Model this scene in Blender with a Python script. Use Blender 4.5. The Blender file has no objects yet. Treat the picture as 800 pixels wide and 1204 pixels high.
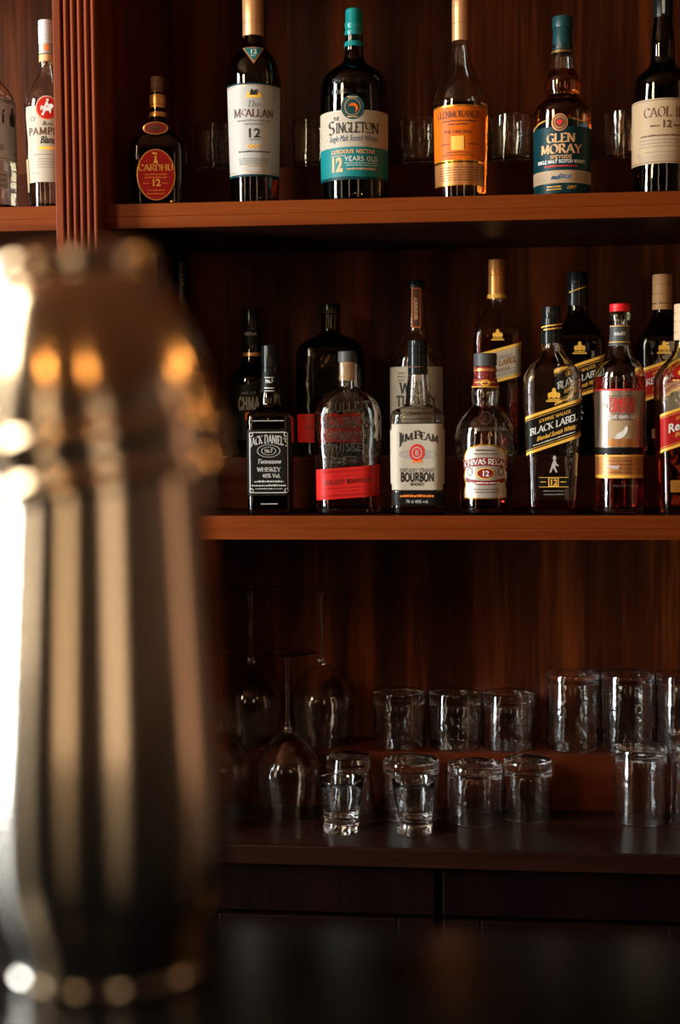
import bpy, bmesh, math, random
from mathutils import Vector, Matrix
random.seed(7)
S = bpy.context.scene
COL = S.collection
R = math.radians

# ------------------------------------------------------------------ camera
yaw, pitch, roll = R(6.1), R(-3.5), R(0.4)
fwd = Vector((-math.sin(yaw)*math.cos(pitch), math.cos(yaw)*math.cos(pitch), math.sin(pitch)))
r0 = Vector((math.cos(yaw), math.sin(yaw), 0)); u0 = r0.cross(fwd)
rt = r0*math.cos(roll) - u0*math.sin(roll); up = u0*math.cos(roll) + r0*math.sin(roll)
cd = bpy.data.cameras.new('camera'); cam = bpy.data.objects.new('camera', cd); COL.objects.link(cam)
cam.matrix_world = Matrix(((rt.x, up.x, -fwd.x, 0), (rt.y, up.y, -fwd.y, -2.203), (rt.z, up.z, -fwd.z, 1.40), (0, 0, 0, 1)))
cd.sensor_fit = 'HORIZONTAL'; cd.sensor_width = 24; cd.lens = 50; cd.clip_start = 0.02
cd.dof.use_dof = True; cd.dof.focus_distance = 2.26; cd.dof.aperture_fstop = 4.0
S.camera = cam

# ------------------------------------------------------------------ world, light, exposure
w = bpy.data.worlds.new('world'); S.world = w; w.use_nodes = True
bg = w.node_tree.nodes['Background']; bg.inputs[0].default_value = (0.35, 0.75, 0.85, 1); bg.inputs[1].default_value = 0.006

def area(name, loc, aim, sx, sy, power, col):
    l = bpy.data.lights.new(name, 'AREA'); l.shape = 'RECTANGLE'; l.size = sx; l.size_y = sy
    l.energy = power; l.color = col
    o = bpy.data.objects.new(name, l); COL.objects.link(o); o.location = loc
    o.rotation_euler = (Vector(aim)-Vector(loc)).to_track_quat('-Z', 'Y').to_euler()
    return o
def bulb(name, loc, power, col, rad=0.04):
    l = bpy.data.lights.new(name, 'POINT'); l.energy = power; l.color = col; l.shadow_soft_size = rad
    o = bpy.data.objects.new(name, l); COL.objects.link(o); o.location = loc
    return o
# floor-to-ceiling daylight window in the left wall, and a second one further back with warmer light
area('window_daylight', (-2.6, -1.15, 1.48), (-0.2, -0.75, 1.44), 0.48, 2.92, 190, (0.90, 0.97, 1.0))
area('skylight', (-2.1, -2.5, 2.72), (0.1, 0.25, 1.0), 0.45, 0.9, 44, (1.0, 0.78, 0.52))
area('window_warm_daylight', (-2.6, -2.75, 1.35), (-0.2, -1.7, 1.35), 0.36, 2.4, 10, (1.0, 0.80, 0.55))
# added warm panels standing in for the lit room: reflections and front fill
area('warm_room_fill', (-1.5, -4.8, 1.5), (0, -1.7, 1.4), 0.36, 2.8, 9.5, (1.0, 0.66, 0.36))
area('warm_room_fill', (1.25, -4.8, 1.5), (0, -1.7, 1.4), 0.50, 2.8, 11, (1.0, 0.68, 0.40))
area('warm_room_fill', (2.6, -1.25, 1.5), (0, -1.6, 1.4), 0.36, 2.8, 3.4, (1.0, 0.50, 0.25))
# warm bulbs: a cluster on the right-hand side near the shelves, pendants over the bar
WARM = (1.0, 0.40, 0.09)
for p, e in (((0.52, -1.16, 1.64), 0.7), ((0.60, -1.39, 1.82), 0.7), ((0.47, -1.20, 1.79), 0.7), ((-0.45, -2.45, 1.85), 1.1), ((0.06, -2.42, 1.90), 0.7)):
    bulb('warm_bulb', p, e, WARM, 0.02)
S.view_settings.view_transform = 'Standard'; S.view_settings.look = 'None'
S.view_settings.exposure = 0.0; S.view_settings.gamma = 1.0
S.cycles.max_bounces = 24; S.cycles.transmission_bounces = 20; S.cycles.glossy_bounces = 8
S.cycles.diffuse_bounces = 3; S.cycles.sample_clamp_indirect = 12.0; S.cycles.blur_glossy = 0.3
S.cycles.use_denoising = True

# ------------------------------------------------------------------ materials
def new_mat(name):
    m = bpy.data.materials.new(name); m.use_nodes = True
    return m, m.node_tree, m.node_tree.nodes['Principled BSDF']
def sset(b, **kw):
    for k, v in kw.items():
        k = k.replace('_', ' ')
        b.inputs[k].default_value = (*v, 1) if isinstance(v, tuple) and len(v) == 3 else v
def plain(name, col, rough=0.5, metal=0.0, grain=0.06, scale=300.0, coat=0.0, spec=0.5):
    """coloured surface with a fine procedural mottling"""
    m, nt, b = new_mat(name)
    tc = nt.nodes.new('ShaderNodeTexCoord'); n = nt.nodes.new('ShaderNodeTexNoise'); n.inputs['Scale'].default_value = scale
    n.inputs['Detail'].default_value = 3
    mx = nt.nodes.new('ShaderNodeMix'); mx.data_type = 'RGBA'
    mx.inputs[6].default_value = (*[c*(1-grain) for c in col], 1); mx.inputs[7].default_value = (*[min(1, c*(1+grain)) for c in col], 1)
    nt.links.new(tc.outputs['Object'], n.inputs['Vector']); nt.links.new(n.outputs['Fac'], mx.inputs[0])
    nt.links.new(mx.outputs[2], b.inputs['Base Color'])
    sset(b, Roughness=rough, Metallic=metal); b.inputs['Coat Weight'].default_value = coat
    b.inputs['Specular IOR Level'].default_value = spec
    return m
def glass(name, col, rough=0.012, ior=1.47, wave=0.06, scale=35):
    m, nt, b = new_mat(name)
    sset(b, Base_Color=col, Roughness=rough, IOR=ior); b.inputs['Transmission Weight'].default_value = 1.0
    tc = nt.nodes.new('ShaderNodeTexCoord'); n = nt.nodes.new('ShaderNodeTexNoise'); n.inputs['Scale'].default_value = scale
    bp = nt.nodes.new('ShaderNodeBump'); bp.inputs['Strength'].default_value = wave; bp.inputs['Distance'].default_value = 0.01
    nt.links.new(tc.outputs['Object'], n.inputs['Vector']); nt.links.new(n.outputs['Fac'], bp.inputs['Height'])
    nt.links.new(bp.outputs['Normal'], b.inputs['Normal'])
    return m
def wood(name, dark, mid, light, axis, rough=0.45, fine=1.0, coat=0.0, spec=0.08):
    m, nt, b = new_mat(name); N = nt.nodes.new; L = nt.links.new
    tc = N('ShaderNodeTexCoord'); mp = N('ShaderNodeMapping')
    st = [18.0*fine, 18.0*fine, 18.0*fine]; st['XYZ'.index(axis)] = 0.9*fine
    mp.inputs['Scale'].default_value = st
    L(tc.outputs['Object'], mp.inputs['Vector'])
    n1 = N('ShaderNodeTexNoise'); n1.inputs['Scale'].default_value = 1.0; n1.inputs['Detail'].default_value = 6; n1.inputs['Distortion'].default_value = 0.6
    L(mp.outputs[0], n1.inputs['Vector'])
    n2 = N('ShaderNodeTexNoise'); n2.inputs['Scale'].default_value = 9.0; n2.inputs['Detail'].default_value = 4
    L(mp.outputs[0], n2.inputs['Vector'])
    a = N('ShaderNodeMath'); a.operation = 'MULTIPLY_ADD'; a.inputs[1].default_value = 0.35
    L(n2.outputs['Fac'], a.inputs[0]); L(n1.outputs['Fac'], a.inputs[2])
    cr = N('ShaderNodeValToRGB'); e = cr.color_ramp.elements
    e[0].position = 0.45; e[0].color = (*dark, 1); e[1].position = 0.9; e[1].color = (*light, 1)
    x = e.new(0.66); x.color = (*mid, 1)
    L(a.outputs[0], cr.inputs[0]); L(cr.outputs[0], b.inputs['Base Color'])
    bp = N('ShaderNodeBump'); bp.inputs['Strength'].default_value = 0.12; bp.inputs['Distance'].default_value = 0.002
    L(n2.outputs['Fac'], bp.inputs['Height']); L(bp.outputs[0], b.inputs['Normal'])
    sset(b, Roughness=rough); b.inputs['Specular IOR Level'].default_value = spec; b.inputs['Coat Weight'].default_value = coat; b.inputs['Coat Roughness'].default_value = 0.25
    return m

M = {}
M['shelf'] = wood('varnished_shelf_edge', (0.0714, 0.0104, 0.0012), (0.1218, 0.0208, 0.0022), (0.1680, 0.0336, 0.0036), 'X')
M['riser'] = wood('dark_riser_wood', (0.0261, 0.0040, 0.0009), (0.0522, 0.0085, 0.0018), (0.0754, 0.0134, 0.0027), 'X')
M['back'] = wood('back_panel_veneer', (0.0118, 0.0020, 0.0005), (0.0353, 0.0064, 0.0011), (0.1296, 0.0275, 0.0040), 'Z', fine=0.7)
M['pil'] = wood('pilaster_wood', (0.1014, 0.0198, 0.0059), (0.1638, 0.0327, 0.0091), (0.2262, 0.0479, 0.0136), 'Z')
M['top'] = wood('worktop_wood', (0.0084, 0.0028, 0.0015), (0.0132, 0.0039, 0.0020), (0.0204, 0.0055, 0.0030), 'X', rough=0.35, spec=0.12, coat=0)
M['board'] = wood('shade_toned_shelf_board', (0.0084, 0.0021, 0.0007), (0.0154, 0.0035, 0.0014), (0.0238, 0.0056, 0.0021), 'X', spec=0.1)  # shade under the shelves put into the board colour
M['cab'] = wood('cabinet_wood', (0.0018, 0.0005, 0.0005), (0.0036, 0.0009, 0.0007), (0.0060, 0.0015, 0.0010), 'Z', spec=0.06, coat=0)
M['tanwall'] = plain('warm_plaster', (0.11, 0.060, 0.032), 0.85)
M['ceil'] = wood('ceiling_boards', (0.1080, 0.0396, 0.0180), (0.1800, 0.0684, 0.0288), (0.2700, 0.1044, 0.0432), 'X')
M['bar'] = plain('black_bar_top', (0.004, 0.005, 0.006), 0.16, spec=0.06)
M['floor'] = wood('dark_floor_boards', (0.02, 0.010, 0.006), (0.03, 0.015, 0.009), (0.04, 0.02, 0.012), 'X')
M['wall'] = plain('dark_plaster', (0.03, 0.018, 0.012), 0.8)
M['clear'] = glass('clear_glass', (0.97, 0.98, 0.97), ior=1.52, wave=0.12, scale=45)
M['wavy'] = glass('wavy_clear_glass', (0.96, 0.97, 0.94), ior=1.5, wave=0.30, scale=26)
M['frost'] = glass('frosted_moulding', (0.66, 0.67, 0.63), rough=0.24, ior=1.5)
M['frostd'] = glass('dark_moulding', (0.10, 0.09, 0.06), rough=0.16, ior=1.5)
M['wavyd'] = glass('wavy_dark_glass', (0.10, 0.11, 0.08), ior=1.5, wave=0.3, scale=30)
M['clear_b'] = glass('clear_bottle_glass', (0.95, 0.96, 0.93), ior=1.5)
M['smoke'] = glass('smoked_green_glass', (0.26, 0.24, 0.15), ior=1.5)
M['dark'] = glass('near_black_glass', (0.05, 0.06, 0.045), ior=1.5)
M['amber'] = glass('amber_whisky', (0.62, 0.20, 0.035), ior=1.36)
M['amberd'] = glass('deep_amber_whisky', (0.52, 0.075, 0.014), ior=1.36)
M['amberl'] = glass('golden_whisky', (0.85, 0.42, 0.08), ior=1.36)
M['redw'] = glass('red_lit_whisky', (0.50, 0.035, 0.02), ior=1.36)
M['water'] = glass('clear_rum', (0.93, 0.95, 0.92), ior=1.36)
def P(n, c, r=0.5, **k):
    k.setdefault('spec', 0.3 if r >= .34 else 0.5); M[n] = plain(n, c, r, **k)
P('cream_paper', (0.39, 0.33, 0.245)); P('white_paper', (0.37, 0.345, 0.305)); P('tan_paper', (0.39, 0.27, 0.15))
P('grey_paper', (0.30, 0.26, 0.22)); P('teal_paper', (0, 0.15, 0.15)); P('teal_foil', (0, 0.17, 0.165), 0.3)
P('dark_teal', (0.002, 0.026, 0.032), 0.4, spec=.15); P('dark_teal_foil', (0.004, 0.04, 0.043), 0.3)
P('orange_paper', (0.62, 0.115, 0.004), 0.4, spec=.15); P('copper_paper', (0.50, 0.20, 0.06), 0.3, metal=0.5)
P('gold_foil', (0.55, 0.25, 0.03), 0.25, metal=0.7); P('gold_print', (0.80, 0.43, 0.06), 0.35)
P('copper_foil', (0.62, 0.31, 0.13), 0.3, metal=0.5); P('bronze_foil', (0.60, 0.25, 0.06), 0.3, metal=0.6)
P('black_paper', (0.007, 0.006, 0.005), 0.42, spec=.12); P('black_plastic', (0.005, 0.007, 0.007), 0.2, spec=.25); P('grey_plastic', (0.05, 0.05, 0.05), 0.45)
P('black_ink', (0.018, 0.015, 0.013), 0.6); P('brown_ink', (0.10, 0.035, 0.018), 0.6); P('grey_ink', (0.22, 0.20, 0.17), 0.6)
P('blue_ink', (0.05, 0.08, 0.14), 0.6); P('white_ink', (0.70, 0.68, 0.62), 0.5); P('silver_ink', (0.42, 0.40, 0.36), 0.45)
P('red_paper', (0.44, 0.014, 0.01), 0.4, spec=.12); P('dark_red_paper', (0.34, 0.012, 0.010), 0.4, spec=.1); P('red_plastic', (0.62, 0.010, 0.012), 0.35)
P('red_ink', (0.55, 0.02, 0.02), 0.5); P('orange_ink', (0.75, 0.18, 0.02), 0.5); P('burgundy_paper', (0.20, 0.012, 0.010), 0.4)
P('silver_foil', (0.34, 0.27, 0.21), 0.32, metal=0.75); P('pearl_foil', (0.50, 0.45, 0.37), 0.34, metal=0.55); P('cork', (0.42, 0.24, 0.11), 0.8, grain=0.25); P('wood_cap', (0.4, 0.2, 0.075), 0.55, grain=0.2); P('white_plastic', (0.5, 0.48, 0.44), 0.4)
P('peach_paper', (0.6, 0.33, 0.15), 0.5); P('pale_wood_cap', (0.52, 0.34, 0.2), 0.5)
m, nt, b = new_mat('brushed_steel'); sset(b, Base_Color=(0.74, 0.66, 0.56), Metallic=1.0, Roughness=0.13)
tc = nt.nodes.new('ShaderNodeTexCoord'); mp = nt.nodes.new('ShaderNodeMapping'); mp.inputs['Scale'].default_value = (60, 60, 900)
n = nt.nodes.new('ShaderNodeTexNoise'); mr = nt.nodes.new('ShaderNodeMapRange'); mr.inputs[3].default_value = 0.10; mr.inputs[4].default_value = 0.2
nt.links.new(tc.outputs['Object'], mp.inputs[0]); nt.links.new(mp.outputs[0], n.inputs['Vector']); nt.links.new(n.outputs['Fac'], mr.inputs[0]); nt.links.new(mr.outputs[0], b.inputs['Roughness'])
M['steel'] = m

# ------------------------------------------------------------------ mesh helpers
def mk(name, verts, faces, mat, parent=None, smooth=True, ang=35):
    me = bpy.data.meshes.new(name); me.from_pydata(verts, [], faces); me.validate(); me.update()
    if smooth:
        me.polygons.foreach_set('use_smooth', [True]*len(me.polygons)); me.set_sharp_from_angle(angle=R(ang))
    me.materials.append(M[mat])
    o = bpy.data.objects.new(name, me); COL.objects.link(o)
    if parent: o.parent = parent
    return o
def box(name, x0, x1, y0, y1, z0, z1, mat, parent=None, bev=0.0015, org=None):
    bm = bmesh.new(); bmesh.ops.create_cube(bm, size=1)
    for v in bm.verts:
        v.co = Vector(((x0+x1)/2+v.co.x*(x1-x0), (y0+y1)/2+v.co.y*(y1-y0), (z0+z1)/2+v.co.z*(z1-z0)))
    if bev: bmesh.ops.bevel(bm, geom=list(bm.edges), offset=bev, segments=2, affect='EDGES', profile=0.5)
    me = bpy.data.meshes.new(name); bm.to_mesh(me); bm.free(); me.materials.append(M[mat])
    o = bpy.data.objects.new(name, me); COL.objects.link(o)
    if parent: o.parent = parent
    return o
def tag(o, label, cat, group=None, kind=None):
    o['label'] = label
    if cat: o['category'] = cat
    if group: o['group'] = group
    if kind: o['kind'] = kind
    return o
def empty(name, loc, rz=0):
    o = bpy.data.objects.new(name, None); COL.objects.link(o); o.location = loc; o.rotation_euler = (0, 0, rz); o.empty_display_size = 0.05
    return o
def chaikin(p, it=2):
    for _ in range(it):
        q = [p[0]]
        for a, b in zip(p, p[1:]):
            q.append(tuple(0.75*x+0.25*y for x, y in zip(a, b))); q.append(tuple(0.25*x+0.75*y for x, y in zip(a, b)))
        q.append(p[-1]); p = q
    out = [p[0]]
    for a in p[1:]:
        if max(abs(x-y) for x, y in zip(a, out[-1])) > 1e-6: out.append(a)
    return out
def lathe(prof, n=48):
    """revolve a list of (r, z); r = 0 closes to a pole"""
    vs, fs, rings = [], [], []
    for r, z in prof:
        if r < 1e-6: rings.append([len(vs)]); vs.append((0, 0, z))
        else:
            rings.append(list(range(len(vs), len(vs)+n)))
            vs += [(r*math.cos(2*math.pi*i/n), r*math.sin(2*math.pi*i/n), z) for i in range(n)]
    for A, B in zip(rings, rings[1:]):
        for i in range(n):
            j = (i+1) % n
            if len(A) == 1 and len(B) == 1: continue
            if len(A) == 1: fs.append((A[0], B[j], B[i]))
            elif len(B) == 1: fs.append((A[i], A[j], B[0]))
            else: fs.append((A[i], A[j], B[j], B[i]))
    return vs, fs
def lathe_obj(name, prof, mat, parent=None, n=48, ang=40):
    v, f = lathe(prof, n); return mk(name, v, f, mat, parent, ang=ang)

# ------------------------------------------------------------------ lettering: a broad-nib roman alphabet and the built-in face
def arc(cx, cy, rx, ry, a0, a1, n=9):
    return [(cx+rx*math.cos(R(a0+(a1-a0)*i/n)), cy+ry*math.sin(R(a0+(a1-a0)*i/n))) for i in range(n+1)]
GL = {
 'A': (.76, [[(.02, 0), (.38, 1)], [(.36, 1), (.74, 0)], [(.16, .34), (.62, .34)]], [(.02, 0), (.74, 0)]),
 'B': (.60, [[(.1, 0), (.1, 1)], [(.1, 1)]+arc(.28, .76, .22, .24, 90, -90)+[(.1, .52)], [(.1, .52)]+arc(.3, .26, .26, .26, 90, -90)+[(.1, 0)]], [(.04, 0), (.04, 1)]),
 'C': (.68, [arc(.4, .5, .36, .5, 40, 320, 16)], [(.66, .8)]),
 'D': (.74, [[(.1, 0), (.1, 1)], [(.1, 1)]+arc(.3, .5, .38, .5, 90, -90, 12)+[(.1, 0)]], [(.04, 0), (.04, 1)]),
 'E': (.58, [[(.1, 0), (.1, 1)], [(.1, 1), (.52, 1), (.52, .86)], [(.1, .52), (.42, .52)], [(.1, 0), (.54, 0), (.54, .15)]], [(.05, 0), (.05, 1)]),
 'F': (.55, [[(.1, 0), (.1, 1)], [(.1, 1), (.52, 1), (.52, .86)], [(.1, .52), (.42, .52)]], [(.1, 0), (.05, 1)]),
 'G': (.74, [arc(.4, .5, .36, .5, 40, 320, 16), [(.66, .02), (.66, .42)]], [(.66, .42)]),
 'H': (.78, [[(.1, 0), (.1, 1)], [(.68, 0), (.68, 1)], [(.1, .52), (.68, .52)]], [(.1, 0), (.1, 1), (.68, 0), (.68, 1)]),
 'I': (.26, [[(.13, 0), (.13, 1)]], [(.13, 0), (.13, 1)]),
 'J': (.40, [[(.26, 1), (.26, .1)]+arc(.1, .06, .16, .24, 0, -90, 5)], [(.26, 1)]),
 'K': (.70, [[(.1, 0), (.1, 1)], [(.62, 1), (.1, .45)], [(.24, .58), (.66, 0)]], [(.1, 0), (.1, 1), (.62, 1), (.66, 0)]),
 'L': (.56, [[(.1, 0), (.1, 1)], [(.1, 0), (.54, 0), (.54, .18)]], [(.05, 0), (.1, 1)]),
 'M': (.92, [[(.1, 0), (.14, 1)], [(.14, 1), (.46, .08)], [(.46, .08), (.78, 1)], [(.78, 1), (.82, 0)]], [(.1, 0), (.82, 0), (.1, 1), (.82, 1)]),
 'N': (.80, [[(.1, 0), (.1, 1)], [(.1, 1), (.7, 0)], [(.7, 0), (.7, 1)]], [(.1, 0), (.06, 1), (.7, 1)]),
 'O': (.80, [arc(.4, .5, .36, .5, 0, 360, 20)], []),
 'P': (.58, [[(.1, 0), (.1, 1)], [(.1, 1)]+arc(.3, .74, .24, .26, 90, -90)+[(.1, .48)]], [(.1, 0), (.04, 1)]),
 'Q': (.80, [arc(.4, .5, .36, .5, 0, 360, 20), [(.42, .2), (.74, -.16)]], []),
 'R': (.66, [[(.1, 0), (.1, 1)], [(.1, 1)]+arc(.3, .75, .23, .25, 90, -90)+[(.1, .5)], [(.3, .5), (.64, 0)]], [(.1, 0), (.04, 1), (.64, 0)]),
 'S': (.54, [arc(.27, .755, .2, .245, 35, 250, 10)+arc(.27, .265, .22, .265, 80, -145, 10)], []),
 'T': (.66, [[(.33, 0), (.33, 1)], [(.03, .84), (.03, 1), (.63, 1), (.63, .84)]], [(.33, 0)]),
 'U': (.76, [[(.1, 1), (.1, .35)]+arc(.38, .33, .28, .33, 180, 360, 10)+[(.66, 1)]], [(.1, 1), (.66, 1)]),
 'V': (.74, [[(.02, 1), (.37, 0)], [(.37, 0), (.72, 1)]], [(.02, 1), (.72, 1)]),
 'W': (1.0, [[(.02, 1), (.28, 0)], [(.28, 0), (.5, .95)], [(.5, .95), (.74, 0)], [(.74, 0), (.98, 1)]], [(.02, 1), (.98, 1)]),
 'X': (.72, [[(.04, 1), (.68, 0)], [(.04, 0), (.68, 1)]], [(.04, 1), (.68, 0), (.04, 0), (.68, 1)]),
 'Y': (.70, [[(.02, 1), (.35, .46)], [(.68, 1), (.35, .46)], [(.35, .46), (.35, 0)]], [(.02, 1), (.68, 1), (.35, 0)]),
 'Z': (.62, [[(.06, .86), (.06, 1), (.56, 1)], [(.56, 1), (.06, 0)], [(.06, 0), (.58, 0), (.58, .15)]], []),
 '0': (.60, [arc(.3, .5, .24, .5, 0, 360, 18)], []),
 '1': (.38, [[(.2, 0), (.2, 1), (.06, .86)]], [(.2, 0)]),
 '2': (.58, [arc(.28, .73, .22, .27, 165, -25, 10)+[(.06, 0), (.54, 0), (.54, .12)]], []),
 '7': (.54, [[(.06, .86), (.06, 1), (.5, 1), (.2, 0)]], []),
 '8': (.58, [arc(.29, .75, .19, .25, 0, 360, 16), arc(.29, .26, .24, .26, 0, 360, 16)], []),
 '.': (.22, [[(.11, 0), (.11, .1)]], []), "'": (.2, [[(.1, 1), (.06, .78)]], []), ' ': (.34, [], []),
}
def nib_text(s, weight=0.16, sp=0.09, sans=False):
    """broad-nib capitals: returns verts, faces with cap height 1, centred on x"""
    vs, fs, x = [], [], 0.0
    nx, ny = weight/2*math.cos(R(28)), weight/2*math.sin(R(28))
    def quad(p, q):
        i = len(vs)
        if sans:
            dx, dy = q[0]-p[0], q[1]-p[1]; l = math.hypot(dx, dy) or 1; ox, oy = -dy/l*weight/2, dx/l*weight/2
            ex, ey = dx/l*weight*.3, dy/l*weight*.3
            vs.extend([(p[0]-ex-ox, p[1]-ey-oy), (q[0]+ex-ox, q[1]+ey-oy), (q[0]+ex+ox, q[1]+ey+oy), (p[0]-ex+ox, p[1]-ey+oy)])
        else:
            vs.extend([(p[0]-nx, p[1]-ny), (q[0]-nx, q[1]-ny), (q[0]+nx, q[1]+ny), (p[0]+nx, p[1]+ny)])
        fs.append((i, i+1, i+2, i+3))
    for ch in s:
        wd, st, se = GL.get(ch, GL[' '])
        for pl in st:
            for p, q in zip(pl, pl[1:]): quad((p[0]+x, p[1]), (q[0]+x, q[1]))
        if not sans:
            for p in se:
                i = len(vs); a, c, h = p[0]+x, p[1], .035
                c = min(max(c, h), 1-h)
                vs.extend([(a-.13, c-h), (a+.13, c-h), (a+.13, c+h), (a-.13, c+h)]); fs.append((i, i+1, i+2, i+3))
        x += wd+sp
    w = x-sp
    return [(a-w/2, b) for a, b in vs], fs, w
_tc = {}
def face_text(s, shear=0.0, bold=0.0):
    """Blender's built-in face as flat triangles, cap height about 1, centred on x"""
    key = (s, shear, bold)
    if key in _tc: return _tc[key]
    c = bpy.data.curves.new('t', 'FONT'); c.body = s; c.resolution_u = 2; c.shear = shear; c.offset = bold; c.align_x = 'CENTER'
    o = bpy.data.objects.new('t', c); COL.objects.link(o)
    dg = bpy.context.evaluated_depsgraph_get(); dg.update()
    ev = o.evaluated_get(dg); me = ev.to_mesh()
    vs = [(v.co.x/.69, v.co.y/.69) for v in me.vertices]; fs = [tuple(p.vertices) for p in me.polygons]
    ev.to_mesh_clear(); bpy.data.objects.remove(o); bpy.data.curves.remove(c)
    w = (max(v[0] for v in vs)-min(v[0] for v in vs)) if vs else 0
    _tc[key] = (vs, fs, w); return _tc[key]

class Ink:
    """collects flat print in (u, h) photo-scale units"""
    def __init__(s): s.v, s.f = [], []
    def add(s, vs, fs):
        o = len(s.v); s.v += vs; s.f += [tuple(i+o for i in f) for f in fs]; return s
    def text(s, t, u, h, size, font='serif', width=None, weight=None, sp=None, bend=0.0, slope=0.0):
        """h is the baseline; width fits the line to that width; bend lifts the middle; slope tilts the baseline"""
        if font == 'serif': vs, fs, w = nib_text(t, weight or .16, .09 if sp is None else sp)
        elif font == 'sans': vs, fs, w = nib_text(t, weight or .15, .16 if sp is None else sp, True)
        elif font == 'script': vs, fs, w = face_text(t, 0.35, weight or 0.0)
        else: vs, fs, w = face_text(t, 0.0, weight or 0.012)
        kx = width/w if width else size
        out = []
        for a, b in vs:
            x = a*kx; y = b*size - bend*(x*x) + slope*x
            out.append((u+x, h+y))
        return s.add(out, fs)
    def rect(s, u0, u1, h0, h1, slope=0.0, n=6):
        n = max(n if n < 3 else 1, int(abs(u1-u0)/2.5))
        vs, fs = [], []
        for i in range(n+1):
            u = u0+(u1-u0)*i/n; vs += [(u, h0+slope*u), (u, h1+slope*u)]
        fs = [(2*i, 2*i+2, 2*i+3, 2*i+1) for i in range(n)]
        return s.add(vs, fs)
    def poly(s, pts):
        return s.add(list(pts), [tuple(range(len(pts)))])
    def ell(s, u, h, a, b, n=24, inner=0.0):
        vs = [(u+a*math.cos(2*math.pi*i/n), h+b*math.sin(2*math.pi*i/n)) for i in range(n)]
        if inner:
            vs += [(u+a*inner*math.cos(2*math.pi*i/n), h+b*inner*math.sin(2*math.pi*i/n)) for i in range(n)]
            return s.add(vs, [(i, (i+1) % n, n+(i+1) % n, n+i) for i in range(n)])
        vs.append((u, h)); return s.add(vs, [(i, (i+1) % n, n) for i in range(n)])
    def micro(s, u0, u1, h0, rows, dh, th=0.8, slope=0.0, seed=1, ragged=0.15):
        """rows of small print too fine to read: broken strokes"""
        rnd = random.Random(seed)
        for k in range(rows):
            h = h0-k*dh; cut = rnd.uniform(0, ragged)*(u1-u0)/2; u = u0+cut
            while u < u1-cut:
                l = min(rnd.uniform(1.2, 3.6), u1-cut-u); s.rect(u, u+l, h, h+th*rnd.uniform(.7, 1.1), slope, 1); u += l+rnd.uniform(.5, .8)
        return s

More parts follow.
